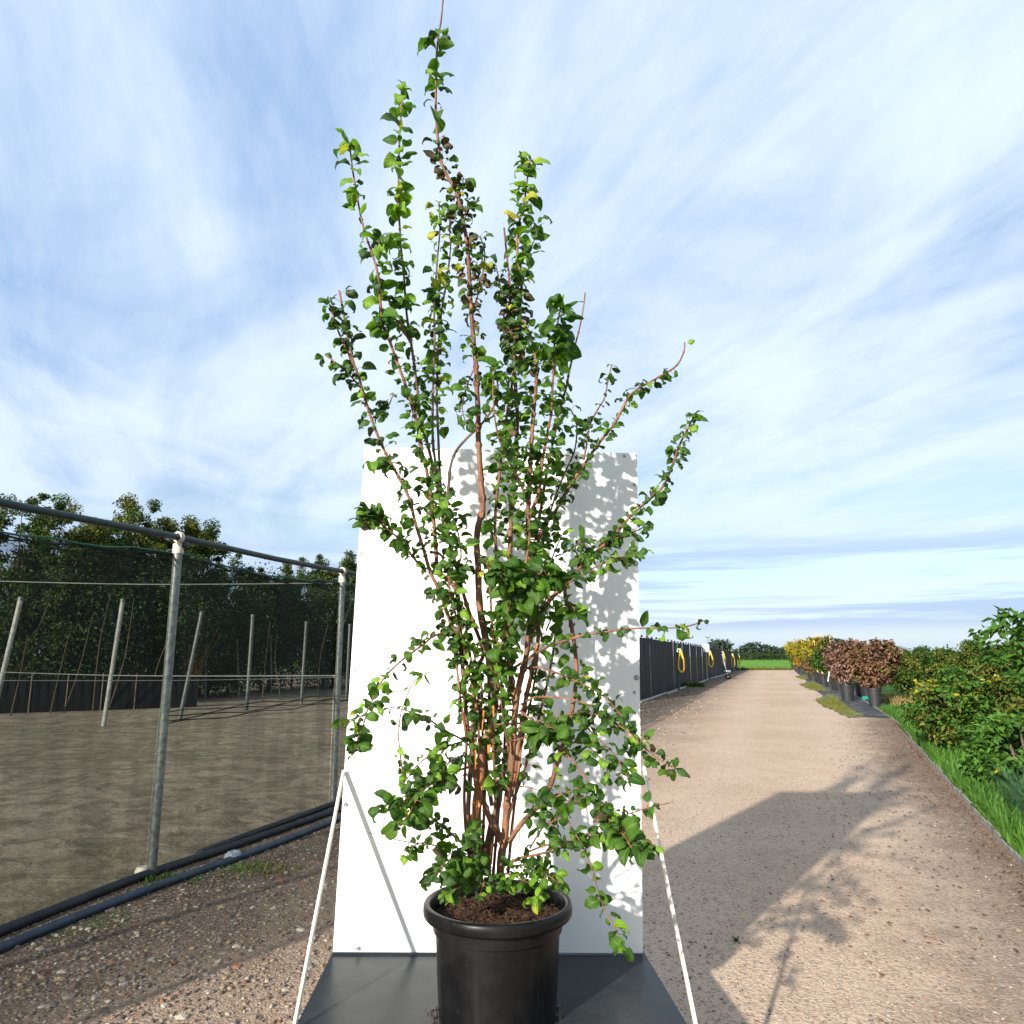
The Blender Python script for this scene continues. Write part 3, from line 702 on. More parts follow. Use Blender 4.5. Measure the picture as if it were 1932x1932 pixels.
# middle stems
S([(919, 1650), (921, 1595), (928, 1557), (939, 1520), (945, 1482), (951, 1450), (954, 1424), (966, 1385), (972, 1330)], 7, 3.6, .04, .06, (2, 2), 9, .05, 'm', 9, 'grey_bark')
S([(928, 1520), (921, 1473), (917, 1435), (919, 1398), (922, 1351), (924, 1304), (932, 1231), (940, 1171), (952, 1135), (940, 1090), (936, 1040), (934, 1000), (936, 948), (942, 900), (946, 860), (952, 812), (958, 772), (964, 740), (969, 690), (970, 656), (964, 600), (962, 540), (956, 480), (951, 430)],
  3.4, 1.5, .0, .05, (.02, .92), 8, .047, 'm', 12)
S([(964, 600), (948, 560), (940, 520), (936, 505)], 1.4, .9, .04, -.02, (.1, 1), 9, .048, 'b', 7)
S([(972, 1330), (962, 1260), (958, 1180), (960, 1120), (962, 1050), (964, 980), (966, 940), (972, 884), (974, 836), (976, 780), (972, 720), (970, 672), (976, 620), (982, 568), (984, 536), (980, 508), (976, 472), (976, 440), (984, 400), (990, 376), (994, 344), (1000, 302)],
  5, 1.3, .06, .10, (.04, .62), 7, .048, 'm', 13)
S([(970, 672), (976, 620), (982, 568), (984, 536)], .8, .8, .08, .09, (0, 1), 5, .048, 'b', 10)
S([(984, 536), (980, 508), (976, 472), (976, 440), (984, 400), (990, 376), (994, 344), (1000, 302)], .8, .8, .09, .10, (0, 1), 8, .062, 'l', 8)
S([(980, 500), (1000, 470), (1012, 440), (1008, 420)], 1.2, .8, .09, .04, (.2, 1), 8, .062, 'g', 6)
S([(962, 540), (960, 575), (955, 610), (972, 640)], 1.2, .8, .05, 0, (0, 1), 5.5, .048, 'b', 9)
# the main stem to the right
S([(943, 1660), (947, 1608), (952, 1589), (954, 1557), (958, 1501), (964, 1454), (968, 1398), (971, 1351), (977, 1304), (985, 1270), (992, 1243), (998, 1191), (1000, 1143), (1000, 1080), (996, 1020), (996, 968), (998, 940), (999, 900), (1002, 860), (1004, 812), (1008, 768), (1012, 720), (1012, 684), (1008, 660), (1000, 632), (986, 604)],
  7, 2.0, -.06, -.02, (.40, 1), 6.5, .048, 'm', 15)
S([(1012, 684), (1002, 690), (984, 680), (970, 668)], 1.8, 1.2, -.02, -.06, (.3, 1), 9, .055, 'b', 7)
S([(964, 1503), (970, 1463), (977, 1416), (986, 1356), (994, 1310), (1008, 1250), (1016, 1190), (1010, 1110), (1010, 1050), (1024, 996), (1048, 964), (1068, 928), (1092, 892), (1116, 856), (1136, 828), (1156, 804), (1170, 780), (1184, 752), (1200, 736), (1220, 724), (1256, 704), (1278, 688), (1290, 664), (1292, 646)],
  4.4, 1.2, .02, .02, (.45, .94), 8.5, .044, 'm', 9, 'peel')
S([(1100, 868), (1106, 844), (1112, 804), (1128, 772), (1140, 752), (1146, 724), (1152, 696), (1155, 688)], 1.8, .9, .02, -.03, (.15, 1), 10, .046, 'd', 7)
S([(1010, 1020), (1020, 960), (1030, 900), (1040, 850), (1048, 810), (1056, 772), (1068, 732), (1074, 700), (1080, 676), (1086, 648), (1094, 616), (1100, 584), (1104, 552)], 3, 1.2, .06, .10, (.15, .66), 8, .048, 'm', 12)
S([(996, 980), (1016, 930), (1022, 880), (1032, 820), (1040, 780), (1042, 748), (1044, 700), (1046, 648), (1052, 610), (1058, 578)], 3, 1.2, -.06, -.12, (.12, .75), 8, .050, 'm', 12)
S([(1044, 690), (1046, 648), (1052, 610), (1060, 575)], .8, .8, -.10, -.14, (.1, 1), 6, .074, 'g', 11)
S([(1005, 1200), (1010, 1120), (1022, 1040), (1040, 960), (1062, 900), (1084, 850), (1088, 800), (1076, 772)], 2.6, 1.1, .10, .16, (.2, 1), 8, .046, 'm', 13)
S([(960, 1160), (985, 1090), (1000, 1000), (985, 920), (950, 850), (935, 800), (930, 740), (932, 700)], 2.4, 1.1, -.10, -.16, (.25, 1), 11, .056, 'g', 11)
# right arching stems
S([(960, 1590), (980, 1559), (1012, 1523), (1036, 1487), (1048, 1451), (1064, 1399), (1080, 1335), (1088, 1263), (1078, 1180), (1066, 1120), (1068, 1100)], 4.6, 3.0, -.06, -.14, (.18, .95), 11, .045, 'm', 10)
S([(1000, 1200), (1028, 1144), (1068, 1100), (1104, 1060), (1136, 1032), (1160, 1008), (1184, 980), (1204, 960), (1228, 940), (1252, 916), (1268, 880), (1282, 840), (1296, 812), (1310, 784)], 3.8, 1.3, -.02, -.06, (.22, 1), 6.5, .040, 'm', 9)
S([(1068, 1104), (1104, 1080), (1156, 1056), (1190, 1046), (1212, 1040)], 1.9, .9, -.1, -.16, (.1, 1), 6.5, .044, 'm', 8)
S([(1104, 1060), (1090, 1048), (1086, 1030), (1110, 1020)], 1.6, .9, -.04, -.1, (0, 1), 6.5, .048, 'm', 8)
S([(1136, 1032), (1170, 1012), (1205, 1000), (1218, 990)], 1.5, .9, -.05, -.02, (.1, 1), 5.5, .042, 'm', 7)
S([(970, 1260), (1024, 1225), (1060, 1211), (1100, 1199), (1140, 1193), (1180, 1187), (1220, 1185), (1260, 1185), (1300, 1181), (1328, 1171)], 2.6, 1.1, -.08, -.34, (.2, .98), 15, .048, 'm', 6)
S([(985, 1330), (1004, 1317), (1028, 1315), (1060, 1317), (1092, 1323), (1120, 1335), (1148, 1355), (1172, 1371), (1192, 1387), (1212, 1407), (1236, 1427), (1256, 1441), (1276, 1449)], 2, .8, -.08, -.40, (.42, 1), 7, .046, 'm', 9)
S([(985, 1262), (1012, 1259), (1040, 1265), (1072, 1279), (1108, 1295), (1140, 1315), (1168, 1345), (1180, 1370)], 2, .9, -.06, -.28, (.30, 1), 8, .046, 'm', 9)
S([(936, 1367), (1000, 1363), (1060, 1351), (1092, 1345), (1140, 1352), (1172, 1375), (1198, 1400)], 1.9, .8, -.06, -.30, (.35, 1), 8, .046, 'm', 9)
S([(1090, 1340), (1110, 1375), (1135, 1400), (1160, 1425), (1180, 1460), (1186, 1475)], 1.4, .8, -.2, -.34, (.1, 1), 6, .048, 'm', 9)
S([(980, 1340), (1000, 1356), (1032, 1383), (1060, 1415), (1084, 1439), (1104, 1467), (1116, 1487), (1140, 1527), (1152, 1551), (1172, 1585)], 1.9, .8, -.10, -.36, (.22, 1), 11, .044, 'm', 8)
S([(966, 1400), (1004, 1386), (1034, 1372), (1052, 1378), (1062, 1395)], 1.6, .9, -.10, -.3, (.4, 1), 6, .062, 'g', 8)
S([(1062, 1415), (1088, 1398), (1110, 1408), (1140, 1440), (1150, 1470)], 1.4, .8, -.18, -.34, (.2, 1), 8, .046, 'm', 8)
S([(972, 1483), (996, 1485), (1016, 1491)], 1.3, .9, -.05, -.1, (2, 2), 9, .05, 'm', 5)
S([(960, 1587), (980, 1563), (1000, 1535), (1024, 1515), (1060, 1499), (1084, 1491), (1104, 1480)], 2.6, 1, -.10, -.30, (.28, 1), 7.5, .046, 'm', 9)
S([(950, 1634), (980, 1619), (1020, 1611), (1060, 1599), (1092, 1587), (1116, 1567), (1148, 1551), (1188, 1535), (1228, 1523), (1264, 1515)], 2.5, .8, -.06, -.46, (.18, .94), 9, .046, 'm', 9)
S([(988, 1611), (1028, 1595), (1060, 1591), (1100, 1579), (1140, 1575), (1180, 1579), (1220, 1587), (1238, 1597)], 1.9, .8, -.10, -.46, (.25, 1), 8, .050, 'm', 10)
S([(1140, 1540), (1166, 1560), (1186, 1590), (1200, 1610), (1212, 1605)], 1.4, .8, -.34, -.50, (.1, 1), 6, .054, 'g', 10)
S([(1070, 1545), (1084, 1570), (1096, 1591), (1116, 1635), (1130, 1686), (1147, 1728), (1164, 1758), (1177, 1790)], 1.4, .6, -.24, -.44, (.1, 1), 11, .046, 'g', 6)
S([(1000, 1600), (1025, 1560), (1050, 1545), (1085, 1500), (1130, 1520), (1160, 1540)], 1.6, .8, -.12, -.36, (.2, 1), 8, .046, 'm', 9)
S([(955, 1640), (985, 1632), (1015, 1640), (1040, 1655), (1060, 1672)], 1.8, .8, -.08, -.22, (.15, 1), 6, .040, 'g', 9)
S([(1010, 1630), (1030, 1660), (1020, 1690), (1005, 1700)], 1.4, .7, -.14, -.20, (.2, 1), 6.5, .034, 'l', 7)
# left low branches
S([(880, 1205), (856, 1191), (820, 1199), (800, 1215), (772, 1235), (752, 1251), (728, 1275), (712, 1299), (700, 1327), (688, 1347), (668, 1355), (640, 1367)], 2.3, .8, -.04, -.36, (.14, .97), 11, .046, 'm', 8)
S([(668, 1355), (650, 1370), (625, 1386), (598, 1396)], .9, .5, -.34, -.42, (2, 2), 9, .04, 'm', 5)
S([(694, 1337), (686, 1367), (676, 1391), (666, 1420)], 1.4, .8, -.30, -.38, (.1, 1), 6, .056, 'g', 8)
S([(890, 1410), (868, 1393), (840, 1379), (812, 1359), (796, 1351), (768, 1341), (740, 1335), (724, 1340)], 1.9, .8, -.02, -.30, (.25, 1), 13, .046, 'm', 7)
S([(768, 1510), (762, 1475), (758, 1447), (754, 1415), (752, 1383), (756, 1347), (764, 1323), (772, 1303), (784, 1283), (798, 1273)], 1.6, .7, -.28, -.26, (.25, 1), 17, .044, 'm', 6)
S([(892, 1445), (860, 1455), (836, 1463), (820, 1475), (796, 1491), (768, 1507), (740, 1527), (716, 1523)], 2.2, .9, -.04, -.40, (.25, 1), 6.5, .052, 'm', 9)
S([(800, 1490), (785, 1510), (770, 1540), (750, 1560)], 1.5, .8, -.25, -.42, (.1, 1), 6, .054, 'g', 9)
S([(885, 1395), (842, 1409), (816, 1423), (792, 1439), (772, 1463), (760, 1480)], 1.6, .8, -.02, -.30, (.2, 1), 13, .046, 'l', 7)
S([(880, 1425), (850, 1435), (838, 1460), (836, 1480)], 1.4, .8, -.04, -.22, (.2, 1), 7, .052, 'g', 8)
S([(893, 1610), (868, 1587), (844, 1567), (820, 1547), (800, 1531), (780, 1519), (760, 1510)], 2.3, 1.1, -.06, -.34, (.2, 1), 8, .046, 'm', 9)
S([(893, 1612), (860, 1599), (820, 1595), (772, 1589), (732, 1581), (696, 1571)], 1.5, .5, -.06, -.36, (.1, .55), 9, .046, 'm', 9)
S([(790, 1592), (775, 1600), (768, 1615)], 1.0, .6, -.2, -.24, (0, 1), 8, .050, 'g', 6)
S([(900, 1645), (880, 1625), (860, 1618), (840, 1632), (822, 1652)], 2.0, .9, -.10, -.26, (.1, 1), 4.5, .052, 'g', 11)
S([(905, 1650), (885, 1640), (868, 1645), (850, 1665)], 1.8, .9, -.12, -.24, (.1, 1), 4.5, .050, 'g', 11)
S([(912, 1650), (905, 1630), (895, 1600), (890, 1570)], 1.6, .9, -.12, -.2, (.1, 1), 6, .048, 'g', 9)
S([(925, 1650), (935, 1665), (955, 1672)], 1.3, .8, -.14, -.18, (.1, 1), 6, .036, 'g', 7)
# inner leafy shoots before the trunks
S([(905, 1409), (903, 1379), (906, 1351), (910, 1304), (900, 1262), (892, 1220)], 2.6, 1.6, -.04, -.06, (.05, 1), 9, .046, 'm', 10)
S([(935, 1300), (938, 1250), (950, 1200), (960, 1150), (975, 1110), (1000, 1090)], 2.2, 1, -.14, -.26, (.1, 1), 6, .060, 'g', 13)
S([(960, 1180), (985, 1130), (1015, 1085), (1040, 1075), (1058, 1092)], 2.0, 1, -.16, -.30, (.2, 1), 5.5, .066, 'g', 12)
S([(990, 1120), (965, 1080), (950, 1065), (945, 1095)], 1.6, 1, -.2, -.32, (.1, 1), 6, .066, 'g', 10)
S([(960, 1420), (950, 1360), (945, 1310), (950, 1260), (960, 1210)], 2.0, 1, -.10, -.16, (.1, 1), 8, .046, 'm', 11)
S([(900, 1330), (890, 1290), (878, 1240), (866, 1180), (850, 1130), (846, 1060)], 2.0, 1, -.08, -.14, (.1, 1), 7, .050, 'm', 11)
S([(850, 1100), (870, 1050), (860, 990), (838, 945)], 1.8, 1, -.06, -.16, (.1, 1), 6, .055, 'g', 12)
S([(1030, 1190), (1050, 1150), (1075, 1140), (1090, 1160)], 1.6, .9, -.1, -.2, (.1, 1), 7, .046, 'm', 9)
S([(1000, 1180), (1030, 1130), (1040, 1060), (1060, 1010)], 1.8, 1, .08, .12, (.1, 1), 7, .048, 'm', 12)
S([(920, 1500), (935, 1475), (950, 1455)], 1.2, .7, -.1, -.14, (.2, 1), 9, .046, 'g', 6)

for pts_ in ([(908, 1655), (912, 1560), (915, 1470), (912, 1400), (905, 1340), (896, 1280), (886, 1230), (878, 1170)], [(930, 1655), (938, 1560), (946, 1470), (952, 1400), (950, 1330), (944, 1270), (938, 1200)],
             [(958, 1650), (966, 1560), (975, 1480), (985, 1400), (1000, 1330), (1012, 1260), (1018, 1180)], [(890, 1650), (878, 1560), (876, 1480), (880, 1400), (870, 1330), (862, 1260), (856, 1200)],
             [(925, 1630), (935, 1500), (930, 1400), (940, 1300), (930, 1200), (925, 1120), (920, 1050)], [(948, 1640), (960, 1540), (990, 1450), (1010, 1380), (1030, 1300), (1045, 1220), (1050, 1160)]):
    S(pts_, 3.0, 1.8, .03 * len(STEMS) % .16 - .06, .05 * len(STEMS) % .2 - .1, (.35, 1), 13, .044, 'm', 9)
S([(930, 1655), (950, 1648), (975, 1655), (1000, 1668)], 1.6, .8, -.10, -.18, (.1, 1), 6, .040, 'g', 9)
S([(900, 1655), (880, 1660), (862, 1675), (850, 1688)], 1.6, .8, -.12, -.20, (.1, 1), 5.5, .042, 'g', 9)
S([(915, 1655), (912, 1670), (905, 1690)], 1.4, .8, -.14, -.2, (.1, 1), 6, .038, 'g', 8)
PAL = {'m': (.62, .24, .12, .004, .016), 'g': (.72, .14, .13, .0, .01), 'd': (.30, .60, .05, .01, .04), 'top': (.40, .16, .38, .06, 0),
       'l': (.32, .05, .50, .11, .02), 'y': (.32, .12, .40, .13, .03), 'b': (.16, .34, .06, .06, .38)}
# leaf shapes: ovate with drawn-out tip, gutter along the midrib, rims and tip curled down
NU, NV = 7, 4
def leaf_shape(curl, fold, cup, wid, twist, side, wave=.0, ph=0.0):
    vs = []; y = z = x = 0.0; th = .30
    ss = [i / NU for i in range(NU + 1)]
    for i, s in enumerate(ss):
        if i:
            th -= curl / NU * (.25 + 1.8 * s * s); y += math.cos(th) / NU; z += math.sin(th) / NU; x += side * s / NU
        w = wid * (s ** .52) * ((1 - s) ** .92) * 1.62
        tw = twist * s
        for j in range(NV + 1):
            v = j / NV * 2 - 1; a = v * w
            dz = fold * abs(v) * w - cup * v * v * w + wave * w * abs(v) * math.sin(s * 11 + ph + 2.2 * (v > 0))
            ax = a * (1 - .25 * cup * v * v)
            vs.append((x + ax * math.cos(tw) - dz * math.sin(tw), y - math.sin(th) * (dz * math.cos(tw) + ax * math.sin(tw)), z + math.cos(th) * (dz * math.cos(tw) + ax * math.sin(tw))))
    return np.array(vs)
LF = []
for i in range(NU):
    for j in range(NV): LF.append((i * (NV + 1) + j, i * (NV + 1) + j + 1, (i + 1) * (NV + 1) + j + 1, (i + 1) * (NV + 1) + j))
LF = np.array(LF)
LUV = np.array([(j / NV, i / NU) for i in range(NU + 1) for j in range(NV + 1)])
SHAPES = []
lr = random.Random(3)
for k in range(22):
    SHAPES.append(leaf_shape(lr.uniform(.4, 3.4), lr.uniform(.1, .9), lr.uniform(.1, .75), lr.uniform(.46, .66), lr.uniform(-.9, .9), lr.uniform(-.45, .45), lr.uniform(.05, .3), lr.random() * 6))
for k in range(8):   # crumpled ones
    SHAPES.append(leaf_shape(lr.uniform(1.8, 3.4), lr.uniform(.2, .8), lr.uniform(.7, 1.4), lr.uniform(.42, .58), lr.uniform(-1.4, 1.4), lr.uniform(-.6, .6), lr.uniform(.2, .5), lr.random() * 6))
leaf_meshes = {}
def leaf_mesh(si, mi):
    if (si, mi) not in leaf_meshes:
        me = bpy.data.meshes.new('leaf'); me.from_pydata([tuple(v) for v in SHAPES[si]], [], [tuple(int(i) for i in f) for f in LF])
        me.materials.append(LEAFM[mi]); me.polygons.foreach_set('use_smooth', [True] * len(LF))
        l = me.uv_layers.new(name='UVMap'); l.data.foreach_set('uv', LUV[LF.ravel()].astype(np.float32).ravel()); leaf_meshes[(si, mi)] = me
    return leaf_meshes[(si, mi)]

leaves = []        # (matrix, shape, material, shown size)
twigs = MB()
def add_leaf(p, out, L, pal):
    out = Vector(out)
    d = Vector((out.x, out.y, out.z * .35 + lr.uniform(-1.0, .42)))
    if d.length < 1e-4: d = Vector((1, 0, 0))
    d.normalize()
    up = Vector((lr.gauss(0, .75) - .15, lr.gauss(0, .7) - .5, .9)).normalized()
    xax = d.cross(up)
    if xax.length < 1e-3: xax = Vector((1, 0, 0))
    xax.normalize(); nrm = xax.cross(d)
    mi = lr.choices(range(5), weights=PAL[pal])[0]
    si = lr.randrange(22) if (mi not in (1, 4) or lr.random() < .4) else lr.randrange(16, 30)
    L = L * lr.choice((.55, .7, .85, .95, 1.0, 1.1, 1.2, 1.38)) * lr.uniform(.92, 1.08) * (1.02 if L > .0605 else .91)
    Mx = Matrix((xax, d, nrm)).transposed().to_4x4() @ Matrix.Scale(L, 4)
    Mx.translation = p
    leaves.append((Mx, si, mi, L / depth_of(p)))
def stem_pt(P, D, L, s):
    for i in range(len(L) - 1):
        if s <= L[i + 1] or i == len(L) - 2:
            t = (s - L[i]) / max(L[i + 1] - L[i], 1e-6); return P[i].lerp(P[i + 1], min(max(t, 0), 1)), (P[i + 1] - P[i]).normalized()
for pts, r0, r1, d0, d1, lf, sp, LL, pal, spur, bark in STEMS:
    n = len(pts); acc = [0]
    for i in range(1, n): acc.append(acc[-1] + math.dist(pts[i], pts[i - 1]))
    tot = acc[-1]
    w3 = []
    ph = lr.random() * 6
    for (px, py), a in zip(pts, acc):
        t = a / tot; Y = d0 + (d1 - d0) * t + .025 * math.sin(t * 9 + ph) * min(1, t * 4)
        w3.append(at(px, py, Y))
    sm = smooth_path(w3, 3)
    N = len(sm); rr = []
    for i, p in enumerate(sm):
        t = i / (N - 1); r = (r0 + (r1 - r0) * t ** .8) / FPX * depth_of(p) * (1.16 if r0 > 3 else 1.1)
        rr.append(r * (1 + .06 * math.sin(i * 1.9 + ph)))
    if r0 > .81:
        b = MB(); b.tube(sm, rr, 10 if r0 > 3 else 7)
        if bark == 'peel' and r0 > 4:
            zc = at(940, 1215, SY).z; cut = sum(1 for q in sm if q.z < zc)
            b = MB(); b.tube(sm[:cut + 1], rr[:cut + 1], 12); b.build('trunk', M['peel'], shrub)
            b = MB(); b.tube(sm[cut:], rr[cut:], 9); bark = 'bark'
        nm = 'trunk' if r0 >= 4 else ('branch' if r0 >= 2 else 'twig')
        for i in range(2, N - 1):        # bud swellings at the joints
            if lr.random() < .35 and rr[i] < .012:
                t = (sm[i + 1] - sm[i - 1]).normalized() * rr[i] * 1.6
                b.tube([sm[i] - t, sm[i], sm[i] + t], [rr[i] * .9, rr[i] * 1.45, rr[i] * .9], 6, caps=False)
        b.build(nm, M[bark], shrub)
    if lf[0] > 1: continue
    Ls = [0]
    for i in range(1, N): Ls.append(Ls[-1] + (sm[i] - sm[i - 1]).length)
    T = Ls[-1]; step = sp / FPX * depth_of(sm[N // 2]) * (1.36 if sm[N // 2].z < 1.6 else 1.08)
    s = lf[0] * T; phase = lr.random() * 6.28; k = 0
    while s < lf[1] * T + .001:
        p, tg = stem_pt(sm, None, Ls, min(s, T * .999))
        a = tg.orthogonal().normalized(); c = tg.cross(a)
        phase += 1.57 + lr.uniform(-.5, .5)
        for sgn in (0, math.pi):
            if lr.random() < .10: continue
            ang = phase + sgn + lr.uniform(-.3, .3)
            o = a * math.cos(ang) + c * math.sin(ang) + tg * .25
            base = p
            sl = spur / FPX * depth_of(p) * lr.uniform(.15, 1.2)
            q = p + o * sl + Vector((0, 0, lr.uniform(-.1, .35) * sl))
            twigs.tube([p, (p + q) / 2 + Vector((0, 0, .1 * sl)), q], [.0011, .0009, .0006], 4, caps=False)
            add_leaf(q, o, LL, pal)
            if sl > .010 and lr.random() < .42:
                o2 = (o + Vector((lr.gauss(0, .8), lr.gauss(0, .8), lr.gauss(0, .6)))).normalized()
                add_leaf(q, o2, LL * .85, pal)
        s += step * lr.choice((.35, .6, .9, 1.1, 1.5, 1.7)); k += 1
    # tip leaf pair
    if lf[1] >= .97 and pal in ('top', 'l', 'g', 'm'):
        add_leaf(sm[-1], (sm[-1] - sm[-2]).normalized() + Vector((.3, 0, .3)), LL, pal); add_leaf(sm[-1], Vector((-.6, 0, .5)), LL, pal)
for x, y, ex in ((1298, 648, .6), (862, 460, .4), (855, 452, .5), (860, 466, .2)):
    add_leaf(at(x, y, SY), Vector((ex, 0, .2)), .05, 'y')
tag(twigs.build('leaf_stalks', M['bark'], shrub, True, 0), kind='stuff')
leaves.sort(key=lambda x: -x[3])
print('shrub leaves', len(leaves))
for Mx, si, mi, _s in leaves[:300]:
    o = link('leaf', leaf_mesh(si, mi), shrub); o.matrix_parent_inverse = Matrix.Translation(-shrub.location); o.matrix_basis = Mx
rest = leaves[300:]
V = []; F = []; MI = []; UVS = []
for k, (Mx, si, mi, _s) in enumerate(rest):
    A = np.array(Mx); V.append(SHAPES[si] @ A[:3, :3].T + A[:3, 3]); F.append(LF + k * len(LUV)); MI += [mi] * len(LF); UVS.append(LUV[LF.ravel()])
tag(mesh_np('smaller_leaves', np.concatenate(V), np.concatenate(F), LEAFM, MI, shrub, True, np.concatenate(UVS)), kind='stuff')
# torn bark strips
def strip(px, py, h, w, Y):
    p = at(px, py, Y); b = MB(); dx = w / FPX * 2.5; hh = h / FPX * 2.5; k = lr.uniform(-.006, .006)
    vs = []
    for i in range(5):
        t = i / 4; bow = -.012 * math.sin(t * 2.2) * lr.uniform(.7, 1.2)
        for j in (-1, 0, 1): vs.append(p + Vector((j * dx * .5 * (1 - .5 * t) + k * t, bow - .002 * (j == 0), -hh * t)))
    b.add(vs, [(i * 3 + j, i * 3 + j + 1, i * 3 + j + 4, i * 3 + j + 3) for i in range(4) for j in (0, 1)])
    b.build('bark_strip', M['peel_strip'], shrub)
for px, py, h, w in ((891, 1535, 60, 5), (903, 1510, 30, 9), (915, 1600, 34, 6), (923, 1405, 16, 7), (884, 1438, 14, 5), (898, 1390, 60, 4), (897, 1310, 50, 4), (911, 1470, 30, 4), (913, 1340, 40, 4), (970, 1330, 60, 4), (966, 1380, 40, 4), (928, 1590, 30, 4), (982, 1550, 40, 3), (843, 1135, 22, 4), (931, 1330, 30, 4), (999, 1260, 40, 3)):
    strip(px, py, h, w, SY - .06)

# ------------------------------------------------------------------ netting fence (near) and fabric fence (far)
def fence_top(px, py, base): return at(px, py, base.y)
H1 = at(345, 1022, FP1.y).z; RAILZ = at(345, 1014, FP1.y).z; 
RZ2 = at(645, 1078, FP2.y).z
nf = empty('netting_fence', FP1); tag(nf, 'galvanised post fence hung with black see-through shade netting beside the earth', 'fence')
step_v = FP2 - FP1
posts = [FP1 - step_v * 2, FP1 - step_v, FP1, FP2]
p = FP2.copy()
while (p - FP3).length > 2.6: p = p + FDIR * step_v.length; posts.append(p.copy())
NFAR = posts[-1]
def fz(p):       # rail height along the fence
    t = (p - FP1).dot(FDIR) / (FP2 - FP1).dot(FDIR); return RAILZ + (RZ2 - RAILZ) * min(max(t, -1), 2.5)
b = MB()
for i, q in enumerate(posts):
    r = .030
    b = MB(); b.tube([q + Vector((0, 0, -.05)), q + Vector((0, 0, fz(q) - .05))], r, 14); po = b.build('post', M['steel'], nf)
    b = MB(); z = fz(q)
    b.lathe([(r + .004, z - .115), (r + .006, z - .11), (r + .006, z - .05), (r + .003, z - .045)], (q.x, q.y, 0), 16, cap_top=True)
    ring = [q + Vector((0, 0, z)) + FN * (.030 * math.cos(a)) + Vector((0, 0, .034 * math.sin(a))) for a in [k * 2 * math.pi / 16 for k in range(16)]]
    for off in (-.012, 0, .012): b.tube([x + FDIR * off for x in ring], .008, 6, closed=True)
    cl_ = b.build('clamp', M['clamp'], nf)
    b = MB(); bc = q + Vector((0, 0, z - .055)) + FN * .034 + FDIR * .015
    b.lathe([(.022, 0), (.024, .012), (.022, .028), (.012, .032)], bc, 14, axis=FN, cap_top=True); b.build('bolt_cap', M['black_plastic'], cl_)
b = MB(); b.lathe([(.03, 0), (.045, .01), (.045, .05), (.034, .07)], FP1 + Vector((-.05, -.02, .0)), 12, cap_top=True); b.build('foot_clamp', M['clamp'], nf)
# top rail in lengths
for i in range(len(posts) - 1):
    a, c = posts[i], posts[i + 1]; d = (c - a).normalized()
    b = MB(); b.tube([a + Vector((0, 0, fz(a))) + d * .001, (a + c) / 2 + Vector((0, 0, (fz(a) + fz(c)) / 2 - .012)), c + Vector((0, 0, fz(c))) - d * .001], .023, 10)
    b.build('top_rail', M['steel_dark'], nf)
def net_top(a, c, t):
    za, zc = fz(a), fz(c); return za + (zc - za) * t - .10 - .055 * math.sin(math.pi * t)
def net_panel(a, c, name, mat, parent, ztop, off, seed):
    nx, nz = 30, 14; vs = []; rr = random.Random(seed); ph = rr.random() * 6
    for i in range(nx + 1):
        t = i / nx; q = a.lerp(c, t); zt = ztop(t)
        for j in range(nz + 1):
            u = j / nz; w = .010 * math.sin(t * 23 + ph + u * 2) * (.3 + u) + .008 * math.sin(t * 61 + ph * 2) * u
            vs.append(q + FN * (off + w) + Vector((0, 0, .01 + (zt - .01) * u)))
    b = MB(); b.add(vs, [(i * (nz + 1) + j, (i + 1) * (nz + 1) + j, (i + 1) * (nz + 1) + j + 1, i * (nz + 1) + j + 1) for i in range(nx) for j in range(nz)])
    return b.build(name, mat, parent, True, 0)
for i in range(len(posts) - 1):
    a, c = posts[i], posts[i + 1]
    net_panel(a, c, 'netting_panel', M['net'], nf, lambda t: net_top(a, c, t), -.045, i)
    for dz, mt, rad in ((.0, 'cord_green', .006), (-.02, 'cord', .006), (-.045, 'cord', .004)):
        b = MB(); b.tube([a.lerp(c, t / 12) + FN * -.03 + Vector((0, 0, net_top(a, c, t / 12) + dz + .01 * math.sin(t * 2 + dz * 99))) for t in range(13)], rad, 5); b.build('net_cord', M[mt], nf)
    z1 = at(304, 1352, FP1.y).z
    for k in range(4 if i >= 2 else 0):
        b = MB(); b.tube([a.lerp(c, t / 10) + FN * -.028 + Vector((0, 0, z1 + .02 - k * .024 + .012 * math.sin(t * 1.7 + k * 2))) for t in range(11)], .004, 5); b.build('net_cord', M['cord'], nf)
# the three pipes on the ground along the fence
def ground_pipe(name, pix, r, mat, label, extra=None, ends=True):
    pts = [onz(px, py, r * 1.0) for px, py in pix]; pts = smooth_path(pts, 4)
    b = MB(); b.tube(pts, r, 14); root = empty(name, pts[0]) if extra else None
    o = b.build('pipe' if extra else name, mat, root); 
    if extra: extra(root)
    tag(root or o, label, 'pipe'); return root or o
def coupling(root):
    p = onz(439, 1617, .032); d = (onz(640, 1540, 0) - onz(280, 1677, 0)).normalized()
    b = MB(); b.lathe([(.032, -.05), (.038, -.045), (.038, -.012), (.034, -.008), (.034, .008), (.038, .012), (.038, .045), (.032, .05)], p, 16, axis=d, cap_top=True, cap_bottom=True)
    for k in range(4):
        a = k * math.pi / 2 + .4; n_ = FN * math.cos(a) + Vector((0, 0, 1)) * math.sin(a)
        b.box(p + n_ * .04 + d * .0, (.010, .06, .014), mat=Matrix((n_, d, n_.cross(d))).transposed())
    b.build('coupling', M['hose_grey'], root)
ext = [(-260, 1895), (-120, 1838)]
ground_pipe('irrigation_pipe', ext + [(0, 1789), (140, 1732), (280, 1678), (434, 1623), (540, 1584), (640, 1544), (720, 1512)], .025, M['pipe_blue'], 'long blue-black irrigation pipe with a grey coupling on the earth', coupling)
